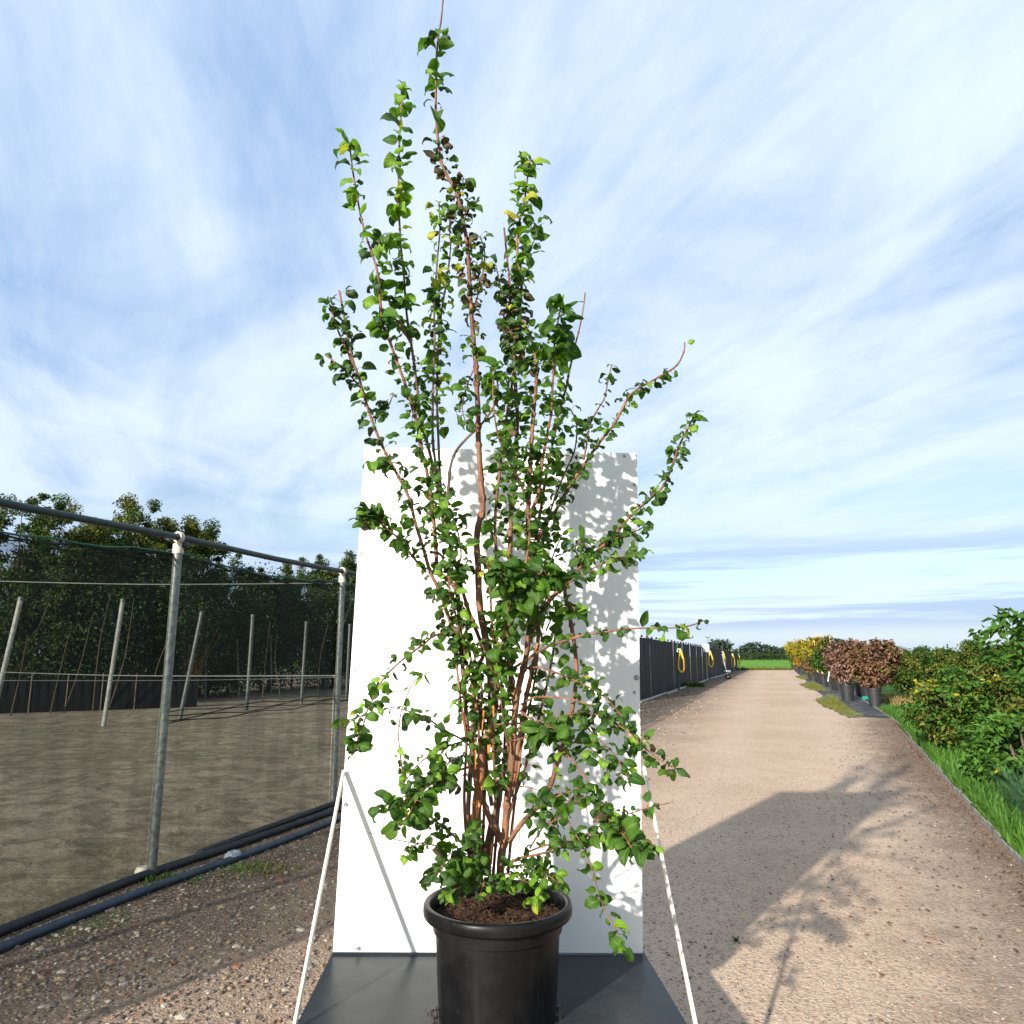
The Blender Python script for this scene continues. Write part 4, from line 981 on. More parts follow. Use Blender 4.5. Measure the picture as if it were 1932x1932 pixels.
ground_pipe('netting_roll', [(-260, 1860), (-120, 1803), (0, 1757), (140, 1702), (276, 1650), (434, 1598), (630, 1530), (720, 1497)], .028, M['pipe_black'], 'thick dusty black pipe weighing the netting down at the fence foot')
ground_pipe('spare_pipe', [(376, 1610), (450, 1582), (540, 1549), (630, 1516), (700, 1490)], .025, M['pipe_black'], 'short black pipe with an open end lying behind the other pipes')
# ropes strung across the yard
def rope(p, q, r, label):
    b = MB(); mid = (p + q) / 2 + Vector((0, 0, -.03)); b.tube(smooth_path([p, mid, q], 8), r, 6)
    tag(b.build('rope', M['rope'], smooth=True), label, 'rope', 'ropes strung across the yard')
rope(at(-60, 1095, 9), at(641, 1100, FP2.y + .15), .0055, 'pale rope running high behind the netting to the second post')
rope(at(2, 1268, 14), at(640, 1275, FP2.y + .15), .0065, 'upper of the two low ropes behind the netting fence')
rope(at(2, 1284, 14), at(640, 1278, 17), .0065, 'lower of the two low ropes behind the netting fence')
# poles in the yard
def yard_pole(top, foot, w, label, mat):
    f = onz(*foot); t = at(top[0], top[1], f.y); r = w / FPX * depth_of(f) / 2
    root = empty('yard_pole', f); tag(root, label, 'pole', 'poles in the yard behind the netting')
    b = MB(); b.tube([f + Vector((0, 0, -.03)), t], r, 10); b.build('shaft', M[mat], root)
    b = MB(); d = (t - f).normalized(); b.tube([t - d * .06, t + d * .01], r * 1.18, 10); b.build('collar', M['steel'], root)
YP = [((40, 1127), (-19, 1372), 9, 'pale pole leaning at the very edge of the picture behind netting', 'pole_pale'),
      ((232, 1131), (195, 1370), 8, 'tall pale pole leaning towards the first galvanised fence post', 'pole_pale'),
      ((381, 1155), (338, 1360), 8, 'steeply leaning galvanised pole just past the first fence post', 'steel'),
      ((477, 1160), (465, 1340), 7, 'nearly upright galvanised pole midway between the two fence posts', 'steel'),
      ((578, 1173), (568, 1328), 6, 'thin galvanised pole a little short of the second fence post', 'steel'),
      ((660, 1178), (653, 1320), 5.5, 'galvanised pole seen between the second fence post and white board', 'steel'),
      ((308, 1187), (306, 1325), 4.5, 'slim far pole showing just before the first fence post', 'steel'),
      ((390, 1190), (386, 1320), 5, 'far upright pole right behind the steeply leaning pole', 'steel'),
      ((447, 1205), (450, 1315), 4.5, 'far thin pole beside the small green tree', 'pole_pale'),
      ((510, 1200), (512, 1310), 4, 'far thin pole nearest the middle of the second bay', 'steel'),
      ((553, 1203), (550, 1300), 4, 'far brownish pole near the bare saplings', 'pale_stem'),
      ((612, 1198), (614, 1300), 4, 'far thin pole close to the second fence post', 'steel')]
for a in YP: yard_pole(*a)

# far black fabric fence
ff = empty('fabric_fence', NFAR); tag(ff, 'long black woven fabric fence running beside the road to the field', 'fence')
FEND = FP4; Lf = (FEND - NFAR).length; dF = (FEND - NFAR).normalized(); nb = int(Lf / 3.0)
zfab0 = at(1207, 1200, FP3.y).z; zfab1 = at(1388, 1229, FP4.y - 3).z
for i in range(nb):
    a = NFAR + dF * (i * Lf / nb); c = NFAR + dF * ((i + 1) * Lf / nb - .012)
    ta, tc = i / nb, (i + 1) / nb; za = zfab0 + (zfab1 - zfab0) * ta; zc = zfab0 + (zfab1 - zfab0) * tc
    net_panel(a, c, 'fabric_panel', M['fabric'], ff, lambda t: za + (zc - za) * t - .03 * math.sin(math.pi * t) , 0, 50 + i)
    b = MB(); b.tube([a + FN * -.05, a + FN * -.05 + Vector((0, 0, za + .06))], .028, 8); b.build('post', M['steel'], ff)
    if i < 14:
        for k in range(3):
            q = a.lerp(c, (k + .5) / 3); b = MB(); b.box(q + Vector((0, 0, za + .015)), (.05, .05, .07), rz=.3); b.build('clip', M['black_plastic'], ff, False)
def by_fence(px, off):
    q0 = NFAR + FN * off; d = (FP4 - NFAR).normalized(); k = (px - 966) / FPX
    t = (k * (q0.y * math.cos(PITCH) - CAM_H * math.sin(PITCH)) - q0.x) / (d.x - k * d.y * math.cos(PITCH)); return q0 + d * t
# grey hose on the ground before it
pix = [(1209, 1326), (1232, 1318), (1252, 1314), (1262, 1306), (1280, 1301), (1300, 1294), (1318, 1287), (1338, 1281), (1360, 1273), (1378, 1269)]
b = MB(); b.tube(smooth_path([by_fence(px, .22 + .1 * math.sin(px * .13)) + Vector((0, 0, .03)) for px, py in pix], 4), .035, 8)
tag(b.build('ground_hose', M['hose_grey']), 'grey hose winding on the ground at the foot of the black fence', 'hose')
# standpipes with yellow hoses
def standpipe(base, top, hx, hy0, hy1, hw, label, extra=None):
    f = by_fence(base[0], .30); Y = f.y; root = empty('standpipe', f); tag(root, label, 'standpipe', 'green standpipes with yellow hoses along the fence')
    t = at(top[0], top[1], Y); zt = t.z; j = f.z + (zt - f.z) * .62
    b = MB(); b.tube([f, Vector((f.x, f.y, j))], .035, 10); b.build('pole', M['green_pole'], root)
    b = MB(); b.tube([Vector((f.x, f.y, j - .02)), Vector((f.x, f.y, zt))], .017, 8); b.build('riser', M['green_pole'], root)
    b = MB()
    for z in (j, j + (zt - j) * .45): b.lathe([(.03, z - .03), (.042, z - .025), (.042, z + .025), (.03, z + .03)], (f.x, f.y, 0), 10, cap_top=True, cap_bottom=True)
    b.build('joint', M['white_box'], root)
    c0 = at(hx, hy0, Y - .12); c1 = at(hx, hy1, Y - .12); H = c0.z - c1.z; W = hw / FPX * depth_of(c0)
    pts = []
    for k in range(41):
        a = k / 40 * 2 * math.pi; s = (1 - math.cos(a)) / 2
        pts.append(Vector((c0.x + W / 2 * math.sin(a) * (math.sin(a / 2) ** 1.3), c0.y, c0.z - H * s)))
    b = MB(); b.tube(pts, .038, 8); b.build('hose', M['hose_yellow'], root)
    b = MB(); b.tube([Vector((f.x, f.y, c0.z + .02)), c0 + Vector((0, 0, .03)), c0 + Vector((0, 0, -.05))], .03, 8); b.build('tap', M['clamp'], root)
    if extra: extra(root, f)
def sprinkler(root, f, z):
    b = MB(); b.tube([Vector((f.x - .15, f.y, z)), Vector((f.x, f.y, z - .08)), Vector((f.x + .15, f.y, z))], .018, 6); b.build('sprinkler_head', M['steel_dark'], root)
def second_extra(root, f):
    c = at(1331.5, 1223, f.y - .1); k = depth_of(c) / FPX
    b = MB(); b.box(c, (13 * k, .12, 15 * k), rz=.1, bevel=.01); b.build('control_box', M['white_box'], root)
    b = MB(); b.tube([c, Vector((c.x, c.y, .0))], .03, 6); b.build('box_post', M['pole_pale'], root)
    c = at(1340, 1201, f.y); sprinkler(root, f, c.z)
standpipe((1281, 1299), (1280, 1184), 1284, 1226, 1268, 15, 'nearest green standpipe with a yellow hose loop by the black fence')
standpipe((1339, 1277), (1339, 1202), 1340, 1229, 1258, 12, 'second green standpipe, a white control box beside its yellow hose', second_extra)
standpipe((1365, 1268), (1365, 1218), 1365, 1231, 1254, 7, 'third green standpipe from the board, behind the hand cart', None)
standpipe((1383, 1265), (1382, 1216), 1382.5, 1234, 1258, 8, 'fourth green standpipe just before the end of the black fence')
standpipe((1395, 1263.2), (1394, 1218), 1395, 1238, 1252, 3, 'farthest green standpipe standing at the edge of the field')
# small two-wheeled cart
f = by_fence(1374, 1.2); root = empty('hand_cart', f); tag(root, 'small grey hand cart with black wheels by the fence end', 'cart')
k = depth_of(f) / FPX; wr = 4.6 * k
for dx in (-1.5, 3.5):
    c = f + Vector((dx * k, .25 * (dx > 0), wr)); b = MB()
    b.tube([c + Vector((wr * .7 * math.cos(a), 0, wr * .7 * math.sin(a))) for a in [i * 2 * math.pi / 16 for i in range(16)]], wr * .3, 8, closed=True); w_ = b.build('tyre', M['rubber'], root)
    b = MB(); b.lathe([(wr * .5, -.04), (wr * .5, .04)], c, 12, axis=(0, 1, 0), cap_top=True, cap_bottom=True); b.build('hub', M['hose_grey'], root)
b = MB(); b.tube([f + Vector((0, 0, wr)), at(1369, 1262, f.y), at(1366, 1247, f.y), at(1364, 1237, f.y), at(1362, 1234, f.y)], .04, 6); b.build('handle', M['hose_grey'], root)
b = MB(); b.box(at(1372, 1266, f.y), (9 * k, .5, .08), bevel=.01); b.build('bed', M['hose_grey'], root)

# ------------------------------------------------------------------ foliage builders
def leaf_cloud(centers, radii, per, size, flat=.6, squash=(1, 1, .8), seed=0):
    """diamond leaves, slightly folded, scattered round clump centres"""
    r = np.random.RandomState(seed); C = np.asarray(centers); n = len(C) * per
    c = np.repeat(C, per, 0); rad = np.repeat(np.asarray(radii), per)
    d = r.randn(n, 3); d /= np.linalg.norm(d, axis=1)[:, None] + 1e-9
    p = c + d * (rad * r.rand(n) ** .45)[:, None] * np.array(squash)
    ax = r.randn(n, 3); ax[:, 2] = ax[:, 2] * .6 - .35; ax /= np.linalg.norm(ax, axis=1)[:, None]
    up = r.randn(n, 3) * flat + np.array([0, 0, 1.0]); s = np.cross(ax, up); s /= np.linalg.norm(s, axis=1)[:, None] + 1e-9
    nn = np.cross(s, ax); L = (size * (.55 + .9 * r.rand(n)))[:, None]; W = L * .42
    v0 = p; v1 = p + ax * L * .5 + s * W * .55 + nn * L * .10; v2 = p + ax * L - nn * L * .12; v3 = p + ax * L * .5 - s * W * .55 + nn * L * .10
    V = np.stack([v0, v1, v2, v3], 1).reshape(-1, 3)
    F = np.stack([np.arange(n) * 4, np.arange(n) * 4 + 1, np.arange(n) * 4 + 2, np.arange(n) * 4 + 3], 1)
    return V, F, np.arange(n) // per
def plant(name, base, label, cat, group, H, rx, ry, z0, mats, mw, clumps=60, per=60, size=.10, trunk_r=.06, bark='tree_bark', seed=0, shape='egg', nlimb=8, stems=1, lean=(0, 0), sprigs=0, clump_r=.32, sx=None):
    r = random.Random(seed); base = Vector(base); root = empty(name, base); tag(root, label, cat, group)
    cz = base.z + z0 + (H - z0) / 2; hz = (H - z0) / 2; C = []; Rr = []
    for k in range(clumps):
        while True:
            x, y, z = r.uniform(-1, 1), r.uniform(-1, 1), r.uniform(-1, 1); q = x * x + y * y + z * z
            if .10 < q < 1 and r.random() < q ** .5: break
        if shape == 'cone': f = (1 - (z + 1) / 2) ** .7 * 1.1; x *= f; y *= f
        if shape == 'vase': f = .55 + .55 * (z + 1) / 2; x *= f; y *= f
        if shape == 'column': pass
        C.append((base.x + x * rx + lean[0] * (z + 1), base.y + y * ry + lean[1] * (z + 1), cz + z * hz)); Rr.append(clump_r * min(rx, hz) * r.uniform(.6, 1.3))
    for k in range(sprigs):
        a = r.random() * 6.283; q = r.random() ** .5; x, y = q * math.cos(a), q * math.sin(a); zt = cz + hz * math.sqrt(max(0, 1 - q * q)) * r.uniform(.8, 1.25)
        ln = r.uniform(-.5, .5); m3 = r.randrange(2, 5)
        for j in range(m3): C.append((base.x + x * rx + ln * (m3 - j) * .16 + r.gauss(0, .10), base.y + y * ry + r.gauss(0, .12), zt - j * r.uniform(.16, .3))); Rr.append(r.uniform(.10, .34))
    b = MB()
    for s in range(stems):
        ox, oy = (r.uniform(-.3, .3) * rx, r.uniform(-.3, .3) * ry) if stems > 1 else (0, 0)
        tp = Vector((base.x + ox * 2 + lean[0], base.y + oy * 2 + lean[1], base.z + H * (.8 if stems == 1 else r.uniform(.6, .9))))
        b0 = base + Vector((ox * .3, oy * .3, -.02)); mid = b0.lerp(tp, .5) + Vector((r.uniform(-.05, .05) * rx, r.uniform(-.05, .05) * ry, 0))
        b.tube(smooth_path([b0, mid, tp], 4), [trunk_r * (1 - .85 * i / 8) for i in range(9)], 7)
    tr = b.build('trunk', M[bark], root)
    b = MB()
    for k in range(nlimb):
        c = Vector(C[r.randrange(len(C))]); z = base.z + r.uniform(max(.2, z0 * .7), max(z0, H * .55)); st = Vector((base.x, base.y, min(z, c.z - .1)))
        b.tube(smooth_path([st, st.lerp(c, .5) + Vector((0, 0, -.04 * H)), c], 3), [trunk_r * .45 * (1 - .8 * i / 6) for i in range(7)], 5, caps=False)
    b.build('limbs', M[bark], root)
    V, F, ci = leaf_cloud(C, Rr, per, size, seed=seed)
    cm = np.array([r.choices(range(len(mats)), weights=mw)[0] for _ in C])
    mi = cm[ci].copy(); rs = np.random.RandomState(seed + 1); sw = rs.rand(len(mi)) < .35; mi[sw] = rs.choice(len(mats), sw.sum(), p=np.array(mw) / sum(mw))
    crown = mesh_np('crown', V, F, [M[x] for x in mats], mi, root)
    return root

# ------------------------------------------------------------------ wood behind the yard
TL = [  # px at trunk, base py, top py, width px, label
    (-70, 1348, 930, 190, 'broad dark tree cut by the picture edge behind the netting', .6),
    (60, 1338, 955, 170, 'olive topped tree rising behind the fence rail before the first post', .8),
    (165, 1330, 948, 150, 'yellowish tree whose top stands clear above the sloping rail', .8),
    (262, 1323, 950, 140, 'tree with sunlit olive crown next to the first fence post', .8),
    (335, 1317, 968, 80, 'slender feathery tree poking up right behind the first post', .5),
    (418, 1309, 1030, 120, 'low dark tree just past the first fence post', .6),
    (492, 1303, 1062, 110, 'dark green tree in the middle of the second fence bay', .6),
    (560, 1298, 1040, 100, 'open green tree topping the rail before the second post', .5),
    (625, 1294, 1032, 85, 'wispy green tree directly behind the second fence post', .5),
    (670, 1292, 1030, 80, 'green tree peeping out beside the edge of the white board', .5)]
for k, (px, by, ty, wd, lab, dens) in enumerate(TL):
    f = onz(px, by); f = f + Vector((-.3, 2.0, 0)); top = at(px, ty + 22, f.y).z; w = wd / FPX * depth_of(f) * .62
    olive = k in (1, 2, 3)
    plant('woodland_tree', f, lab, 'tree', 'trees behind the yard', top, w, w * .9, .7, ['fol_dark', 'fol_olive', 'fol_green'], (.62, .28 if olive else .14, .14) if not olive else (.38, .54, .08),
          clumps=int(80 * dens + 16), per=210, size=.095, trunk_r=.10, seed=100 + k, nlimb=14, clump_r=.19, sprigs=16)
# undergrowth closing the wood
UG = [(-40, 1345, 300, 'dark undergrowth thicket at the picture edge below the woodland trees'), (150, 1335, 300, 'dark undergrowth thicket below the yellowish woodland tree'),
      (320, 1322, 200, 'dark undergrowth thicket behind the first fence post'), (460, 1311, 200, 'dark undergrowth thicket in the middle of the second bay'), (590, 1303, 190, 'dark undergrowth thicket near the second fence post'), (690, 1299, 160, 'dark undergrowth thicket running on behind the white board')]
for k, (px, by, wd, lab) in enumerate(UG):
    f = onz(px, by) + Vector((0, 2.4, 0)); w = wd / FPX * depth_of(f) * .55
    plant('undergrowth', f, lab, 'thicket', 'undergrowth of the wood', 4.3 + .3 * (k % 2), w, 1.6, 0.0, ['fol_dark', 'fol_green'], (.9, .1), clumps=130, per=190, size=.115, trunk_r=.06, seed=200 + k, nlimb=12, stems=4, clump_r=.42)
# bare leaning stems in the wood
rr = random.Random(8)
for k in (0, 2, 3, 5, 6, 8, 10, 11, 13, 15):
    px = [20, 60, 95, 120, 150, 175, 205, 250, 275, 300, 495, 530, 590, 600, 618, 630][k]; by = 1352 - px * .06
    f = onz(px, by); t = at(px + rr.uniform(10, 110) if px < 350 else px + rr.uniform(-10, 40), rr.uniform(1120, 1200), f.y + rr.uniform(-.5, 1)); m_ = f.lerp(t, .5) + Vector((rr.uniform(-.2, .1), 0, rr.uniform(-.1, .2)))
    b = MB(); b.tube(smooth_path([f, m_, t], 5), [.022 * (1 - .6 * i / 10) for i in range(11)], 6)
    tag(b.build('bare_sapling', M['pale_stem']), 'thin slanting bare sapling before the dark wood, %s from the picture edge by its foot' % ['first', '', 'second', 'third', '', 'fourth', 'fifth', '', 'sixth', '', 'seventh', 'eighth', '', 'ninth', '', 'tenth'][k], 'sapling', 'bare saplings before the wood')
f = onz(355, 1325); root = empty('bare_shrub', f); tag(root, 'fan of rusty leafless twigs just past the first fence post', 'shrub')
for k in range(26):
    t = f + Vector((rr.gauss(.1, .42), rr.gauss(0, .3), rr.uniform(1.6, 2.9))); m_ = f.lerp(t, .45) + Vector((rr.gauss(0, .05), 0, .15))
    b = MB(); b.tube(smooth_path([f + Vector((rr.gauss(0, .06), 0, 0)), m_, t], 3), [.018, .016, .014, .012, .010, .006, .004], 5, caps=False); b.build('twig', M['orange_stem'], root)
f = onz(428, 1312); plant('small_tree', f, 'small fresh green tree standing in front of the wood in second bay', 'tree', None, 2.3, .62, .55, .75, ['fol_green', 'fol_olive'], (.7, .3), 40, 40, .13, .03, seed=77, nlimb=6)
# low black fabric barrier at the wood's edge
a, c = onz(-260, 1356), onz(372, 1334); z = at(100, 1284, onz(100, 1350).y).z * .95
root = empty('fabric_barrier', a); tag(root, 'low black fabric barrier along the edge of the dark wood', 'barrier')
nb2 = 9
for i in range(nb2):
    p0, p1 = a.lerp(c, i / nb2), a.lerp(c, (i + 1) / nb2 - .002); net_panel(p0, p1, 'fabric_panel', M['barrier'], root, lambda t: .85 - .02 * math.sin(t * 3.1), 0, 90 + i)
    b = MB(); b.tube([p0, p0 + Vector((0, 0, .95))], .02, 6); b.build('post', M['wood'], root)

# ------------------------------------------------------------------ far field edge
HC = []
for x_ in np.arange(at(1340, 1236, 235).x, at(1560, 1236, 235).x, .55):
    for dz in (-.6, .1, .7): HC.append((x_ + rr.uniform(-.2, .2), 235 + rr.uniform(-.4, .4), 1.0 + dz + rr.uniform(-.15, .35)))
hp = Vector((HC[len(HC) // 2][0], 235, 0)); root = empty('hedge', hp); tag(root, 'long dark low hedge between the bright field and the far trees', 'hedge')
V, F, ci = leaf_cloud(HC, [.5] * len(HC), 30, .35, seed=300); mesh_np('foliage', V, F, M['fol_dark'], None, root)
FT = [(1356, 1207, 46, 260, 'rounded far tree rising above the end of the black fence'), (1378, 1228, 24, 330, 'low far tree just past the fence end'),
      (1397, 1226, 26, 300, 'small dark far tree at the start of the field'), (1424, 1213, 48, 290, 'tallest broad far tree across the field'),
      (1447, 1219, 36, 300, 'mid height far tree in the middle of the far row'), (1466, 1222, 34, 300, 'flat topped far tree right of the tallest'), (1486, 1221, 36, 300, 'far tree beside the yellow potted trees'),
      (1510, 1222, 36, 310, 'far tree hidden mostly behind the yellow potted trees')]
for k, (px, ty, wd, Y, lab) in enumerate(FT):
    p = at(px, 1240, Y); p.z = 0; top = at(px, ty, Y).z; w = wd / FPX * Y * .5
    plant('distant_tree', p, lab, 'tree', 'trees on the horizon', top, w, w, .3, ['fol_hazy'], (1,), 60, 46, 1.0, .3, seed=320 + k, nlimb=5, clump_r=.42)
# low weeds where the road meets the field
b = MB()
for k in range(420):
    p = onz(1396 + 96 * rr.random(), 1264.3); a_ = rr.random() * 6.28; d = Vector((math.cos(a_), math.sin(a_), 0)); h = rr.uniform(.1, .45) * (1.6 if 1420 < k < 300 else 1); q = p + d * rr.uniform(0, .6); s_ = Vector((-d.y, d.x, 0)) * .06
    b.add([q - s_, q + s_, q + d * .25 + Vector((0, 0, h))], [(0, 1, 2)])
tag(b.build('field_edge_weeds', M['fol_olive'], smooth=False), 'ragged line of low weeds where the road ends at the field', 'weeds', kind='stuff')

# ------------------------------------------------------------------ potted trees along the road
def small_pot(root, c, r, h):
    b = MB(); b.lathe([(r * .82, 0), (r * .97, h * .9), (r * 1.06, h * .9), (r * 1.06, h), (r * .96, h), (r * .93, h * .88), (.01, h * .86)], c, 24, cap_bottom=True); return b.build('pot', M['small_pot'], root)
def stakes(root, c, n, h, spread, mat, r):
    for k in range(n):
        q = c + Vector((rnd.uniform(-spread, spread), rnd.uniform(-spread, spread), .25)); b = MB(); b.tube([q, q + Vector((rnd.uniform(-.2, .2), rnd.uniform(-.1, .1), h * rnd.uniform(.8, 1.05)))], r, 6); b.build('cane', M[mat], root)
PT = [  # px, base py, top py, half width px, crown base fraction, mats, weights, size, label, canes
    (1499, 1263.5, 1218, 12, .25, ['fol_green', 'fol_fresh'], (.6, .4), 'small green potted tree at the far end of the row', 0),
    (1506, 1266.5, 1203, 20, .35, ['fol_yellow', 'fol_olive'], (.8, .2), 'bright yellow potted tree nearest the field', 1),
    (1522, 1272, 1208, 18, .35, ['fol_olive', 'fol_yellow'], (.6, .4), 'olive and yellow potted tree behind the bright yellow one', 2),
    (1513, 1270, 1236, 13, .2, ['fol_orange', 'fol_yellow'], (.7, .3), 'low orange leaved potted tree below the yellow ones', 0),
    (1534, 1280, 1205, 16, .35, ['fol_yellow', 'fol_olive', 'fol_green'], (.5, .3, .2), 'yellow and green potted tree with two canes', 3),
    (1536, 1283, 1232, 18, .22, ['fol_brown2', 'fol_olive'], (.6, .4), 'low russet potted shrub in the middle of the row', 1),
    (1549, 1287, 1202, 16, .45, ['fol_olive', 'fol_yellow', 'fol_orange'], (.4, .4, .2), 'potted tree bundled with many orange canes', 9),
    (1556, 1291, 1222, 18, .35, ['fol_green', 'fol_fresh'], (.6, .4), 'green ferny potted tree below the orange canes', 3),
    (1570, 1296, 1203, 20, .3, ['fol_dark', 'fol_olive'], (.7, .3), 'dark olive potted tree beside the birch stake', 2),
    (1583, 1302, 1232, 10, .1, ['fol_fresh', 'fol_green'], (.6, .4), 'narrow fresh green climber beside the purple shrub', 1),
    (1589, 1304, 1206, 12, .5, ['fol_dark', 'fol_green'], (.7, .3), 'dark green tree top peeping over the purple shrub', 0)]
for k, (px, by, ty, hw, cb, mats, mw, lab, nc) in enumerate(PT):
    f = onz(px, by); top = at(px, ty, f.y).z; w = hw / FPX * depth_of(f)
    root = plant('potted_tree', f, lab, 'tree', 'potted trees along the road', top, w, w, top * cb, mats, mw, 60, 70, .12, .035, seed=400 + k, nlimb=6, clump_r=.34)
    small_pot(root, f + Vector((0, 0, .016)), .34, .52)
    stakes(root, f, nc, top * .95, .22, 'bamboo', .022)
    if k in (2, 8): stakes(root, f + Vector((-.3, -.3, 0)), 1, top * .5, .02, 'white_stake', .025)
def brown_shrub(px, by, ty, cx, hw, mats, mw, lab, seed, sz):
    f = onz(px, by); top = at(px, ty, f.y).z; w = hw / FPX * depth_of(f); off = (cx - px) / FPX * depth_of(f)
    root = plant('potted_shrub', f, lab, 'shrub', None, top, w, w, .62, mats, mw, 120, 90, sz * .75, .05, seed=seed, nlimb=12, shape='vase', lean=(off * .5, 0), clump_r=.26)
    small_pot(root, f + Vector((0, 0, .016)), 13 / FPX * depth_of(f), .50)
    return root
r_ = brown_shrub(1600, 1323, 1211, 1610, 42, ['fol_brown', 'fol_brown2'], (.8, .2), 'dense purple brown shrub in a black pot beside the road', 450, .17)
stakes(r_, onz(1600, 1323) + Vector((-.06, -.1, .25)), 1, .5, .02, 'white_stake', .03)
brown_shrub(1652, 1334, 1210, 1662, 46, ['fol_brown2', 'fol_brown', 'fol_olive'], (.7, .22, .08), 'rusty brown shrub between the purple shrub and the bushes', 451, .18)
for k, (px, by) in enumerate(((1628, 1315), (1640, 1322))):
    f = onz(px, by); root = empty('spare_pot', f); tag(root, ['black pot standing in the shade behind the purple shrub', 'black pot standing in the shade under the rusty shrub'][k], 'pot', 'pots behind the shrubs')
    small_pot(root, f + Vector((0, 0, .016)), .24, .45)
for k, (px, by, lab) in enumerate(((1634, 1322, 'teal drip fitting beside the purple shrub pot'), (1563, 1292, 'teal drip fitting near the middle of the potted row'), (1541, 1280, 'teal drip fitting lying farther along the potted row'))):
    f = onz(px, by, .02); root = empty('drip_fitting', f); tag(root, lab, 'fitting', 'teal fittings on the ground cover')
    b = MB(); b.lathe([(.05, -.10), (.07, -.09), (.07, -.02), (.055, -.015), (.055, .03), (.07, .035), (.07, .1), (.04, .11)], f + Vector((0, 0, .07)), 12, axis=(1, .2, 0), cap_top=True, cap_bottom=True); b.build('body', M['teal'], root)
    b = MB(); b.tube([f + Vector((.1, 0, .05)), f + Vector((.6, .05, .02)), f + Vector((1.3, .1, .02))], .02, 6); b.build('drip_line', M['cord'], root)

# ------------------------------------------------------------------ verge: edging, grass, bushes
b = MB()
ed = smooth_path([Vector((p.x, p.y, 0)) for p in [e0] + EDGE[:7]], 6)
for i in range(len(ed) - 1):
    a, c = ed[i], ed[i + 1]; d = (c - a).normalized(); nrm = Vector((d.y, -d.x, 0)); w = .006; h = .045 + .012 * math.sin(i * 1.7)
    b.add([a - nrm * w, c - nrm * w, c + nrm * w, a + nrm * w] + [x + Vector((0, 0, h)) for x in (a - nrm * w, c - nrm * w, c + nrm * w, a + nrm * w)], [(4, 5, 6, 7), (0, 1, 5, 4), (2, 3, 7, 6)])
tag(b.build('edging_strip', M['edging'], smooth=False), 'thin grey edging strip between the road and the grass verge', 'edging')
VERGE = [(p[0], p[1]) for p in [e0] + EDGE[:7]]
def right_of_edge(x, y, m=.05):
    for i in range(len(VERGE) - 1):
        (x0, y0), (x1, y1) = VERGE[i], VERGE[i + 1]
        if y0 <= y <= y1: return x - (x0 + (x1 - x0) * (y - y0) / (y1 - y0))
    return -1
def grass(name, n, yr, dr, h, w, mats, mw, label, seed, bend=.5):
    r = np.random.RandomState(seed); pts = []; rr_ = random.Random(seed)
    while len(pts) < n:
        y = yr[0] + (yr[1] - yr[0]) * rr_.random() ** 1.3; d = dr[0] + (dr[1] - dr[0]) * rr_.random() ** 1.4
        e = None
        for i in range(len(VERGE) - 1):
            (x0, y0), (x1, y1) = VERGE[i], VERGE[i + 1]
            if y0 <= y <= y1: e = x0 + (x1 - x0) * (y - y0) / (y1 - y0)
        if e is None: continue
        pts.append((e + d, y))
    P = np.array(pts); a = r.rand(n) * 6.283; H = h * (.45 + .8 * r.rand(n)); dirs = np.stack([np.cos(a), np.sin(a)], 1); sd = np.stack([-dirs[:, 1], dirs[:, 0]], 1) * (w * (.6 + .8 * r.rand(n)))[:, None]
    z0 = np.zeros(n); B = bend * H * (.3 + r.rand(n))
    v = [np.c_[P - sd, z0], np.c_[P + sd, z0], np.c_[P + dirs * (B * .35)[:, None] + sd * .8, H * .6], np.c_[P + dirs * (B * .35)[:, None] - sd * .8, H * .6], np.c_[P + dirs * B[:, None] + sd * .1, H * .95], np.c_[P + dirs * B[:, None] - sd * .1, H * .95]]
    V = np.stack(v, 1).reshape(-1, 3); k = np.arange(n) * 6
    F = np.concatenate([np.stack([k, k + 1, k + 2, k + 3], 1), np.stack([k + 3, k + 2, k + 4, k + 5], 1)]); mi = r.choice(len(mats), n, p=np.array(mw) / sum(mw)); mi = np.r_[mi, mi]
    tag(mesh_np(name, V, F, [M[x] for x in mats], mi), label, 'grass', kind='stuff')
grass('verge_weeds', 34000, (3.4, 20), (.05, 3.4), .19, .011, ['fol_fresh', 'fol_green'], (.75, .25), 'dense low bright green weeds covering the verge beside the road', 1)
grass('dry_grass', 2600, (18, 24), (.6, 2.5), .28, .014, ['fol_dry', 'fol_olive'], (.7, .3), 'patch of dry straw coloured grass at the end of the verge', 2)
grass('blue_grass', 7000, (3.2, 7.2), (.35, 1.3), .40, .006, ['fol_bluegrass', 'fol_green'], (.7, .3), 'long arching blue green grass at the near corner of the verge', 3, .9)
lb = MB()
for k in range(1500):
    y = rnd.uniform(3.6, 17) ; e = right_of_edge(0, y)
    if e == -1: continue
    q = Vector((-e - .06 - 1.3 * rnd.random() ** 2.2, y, rnd.uniform(.008, .02))); a_ = rnd.random() * 6.28; L_ = rnd.uniform(.012, .03)
    d = Vector((math.cos(a_), math.sin(a_), rnd.uniform(-.2, .3))) * L_; s_ = Vector((-d.y, d.x, 0)) * .45; u_ = Vector((0, 0, L_ * .3))
    lb.add([q, q + d * .5 + s_ + u_, q + d, q + d * .5 - s_ + u_], [(0, 1, 2, 3)])
tag(lb.build('leaf_litter', M['fol_brown2'], smooth=False), 'scattered brown leaf litter along the edging of the road', 'litter', kind='stuff')
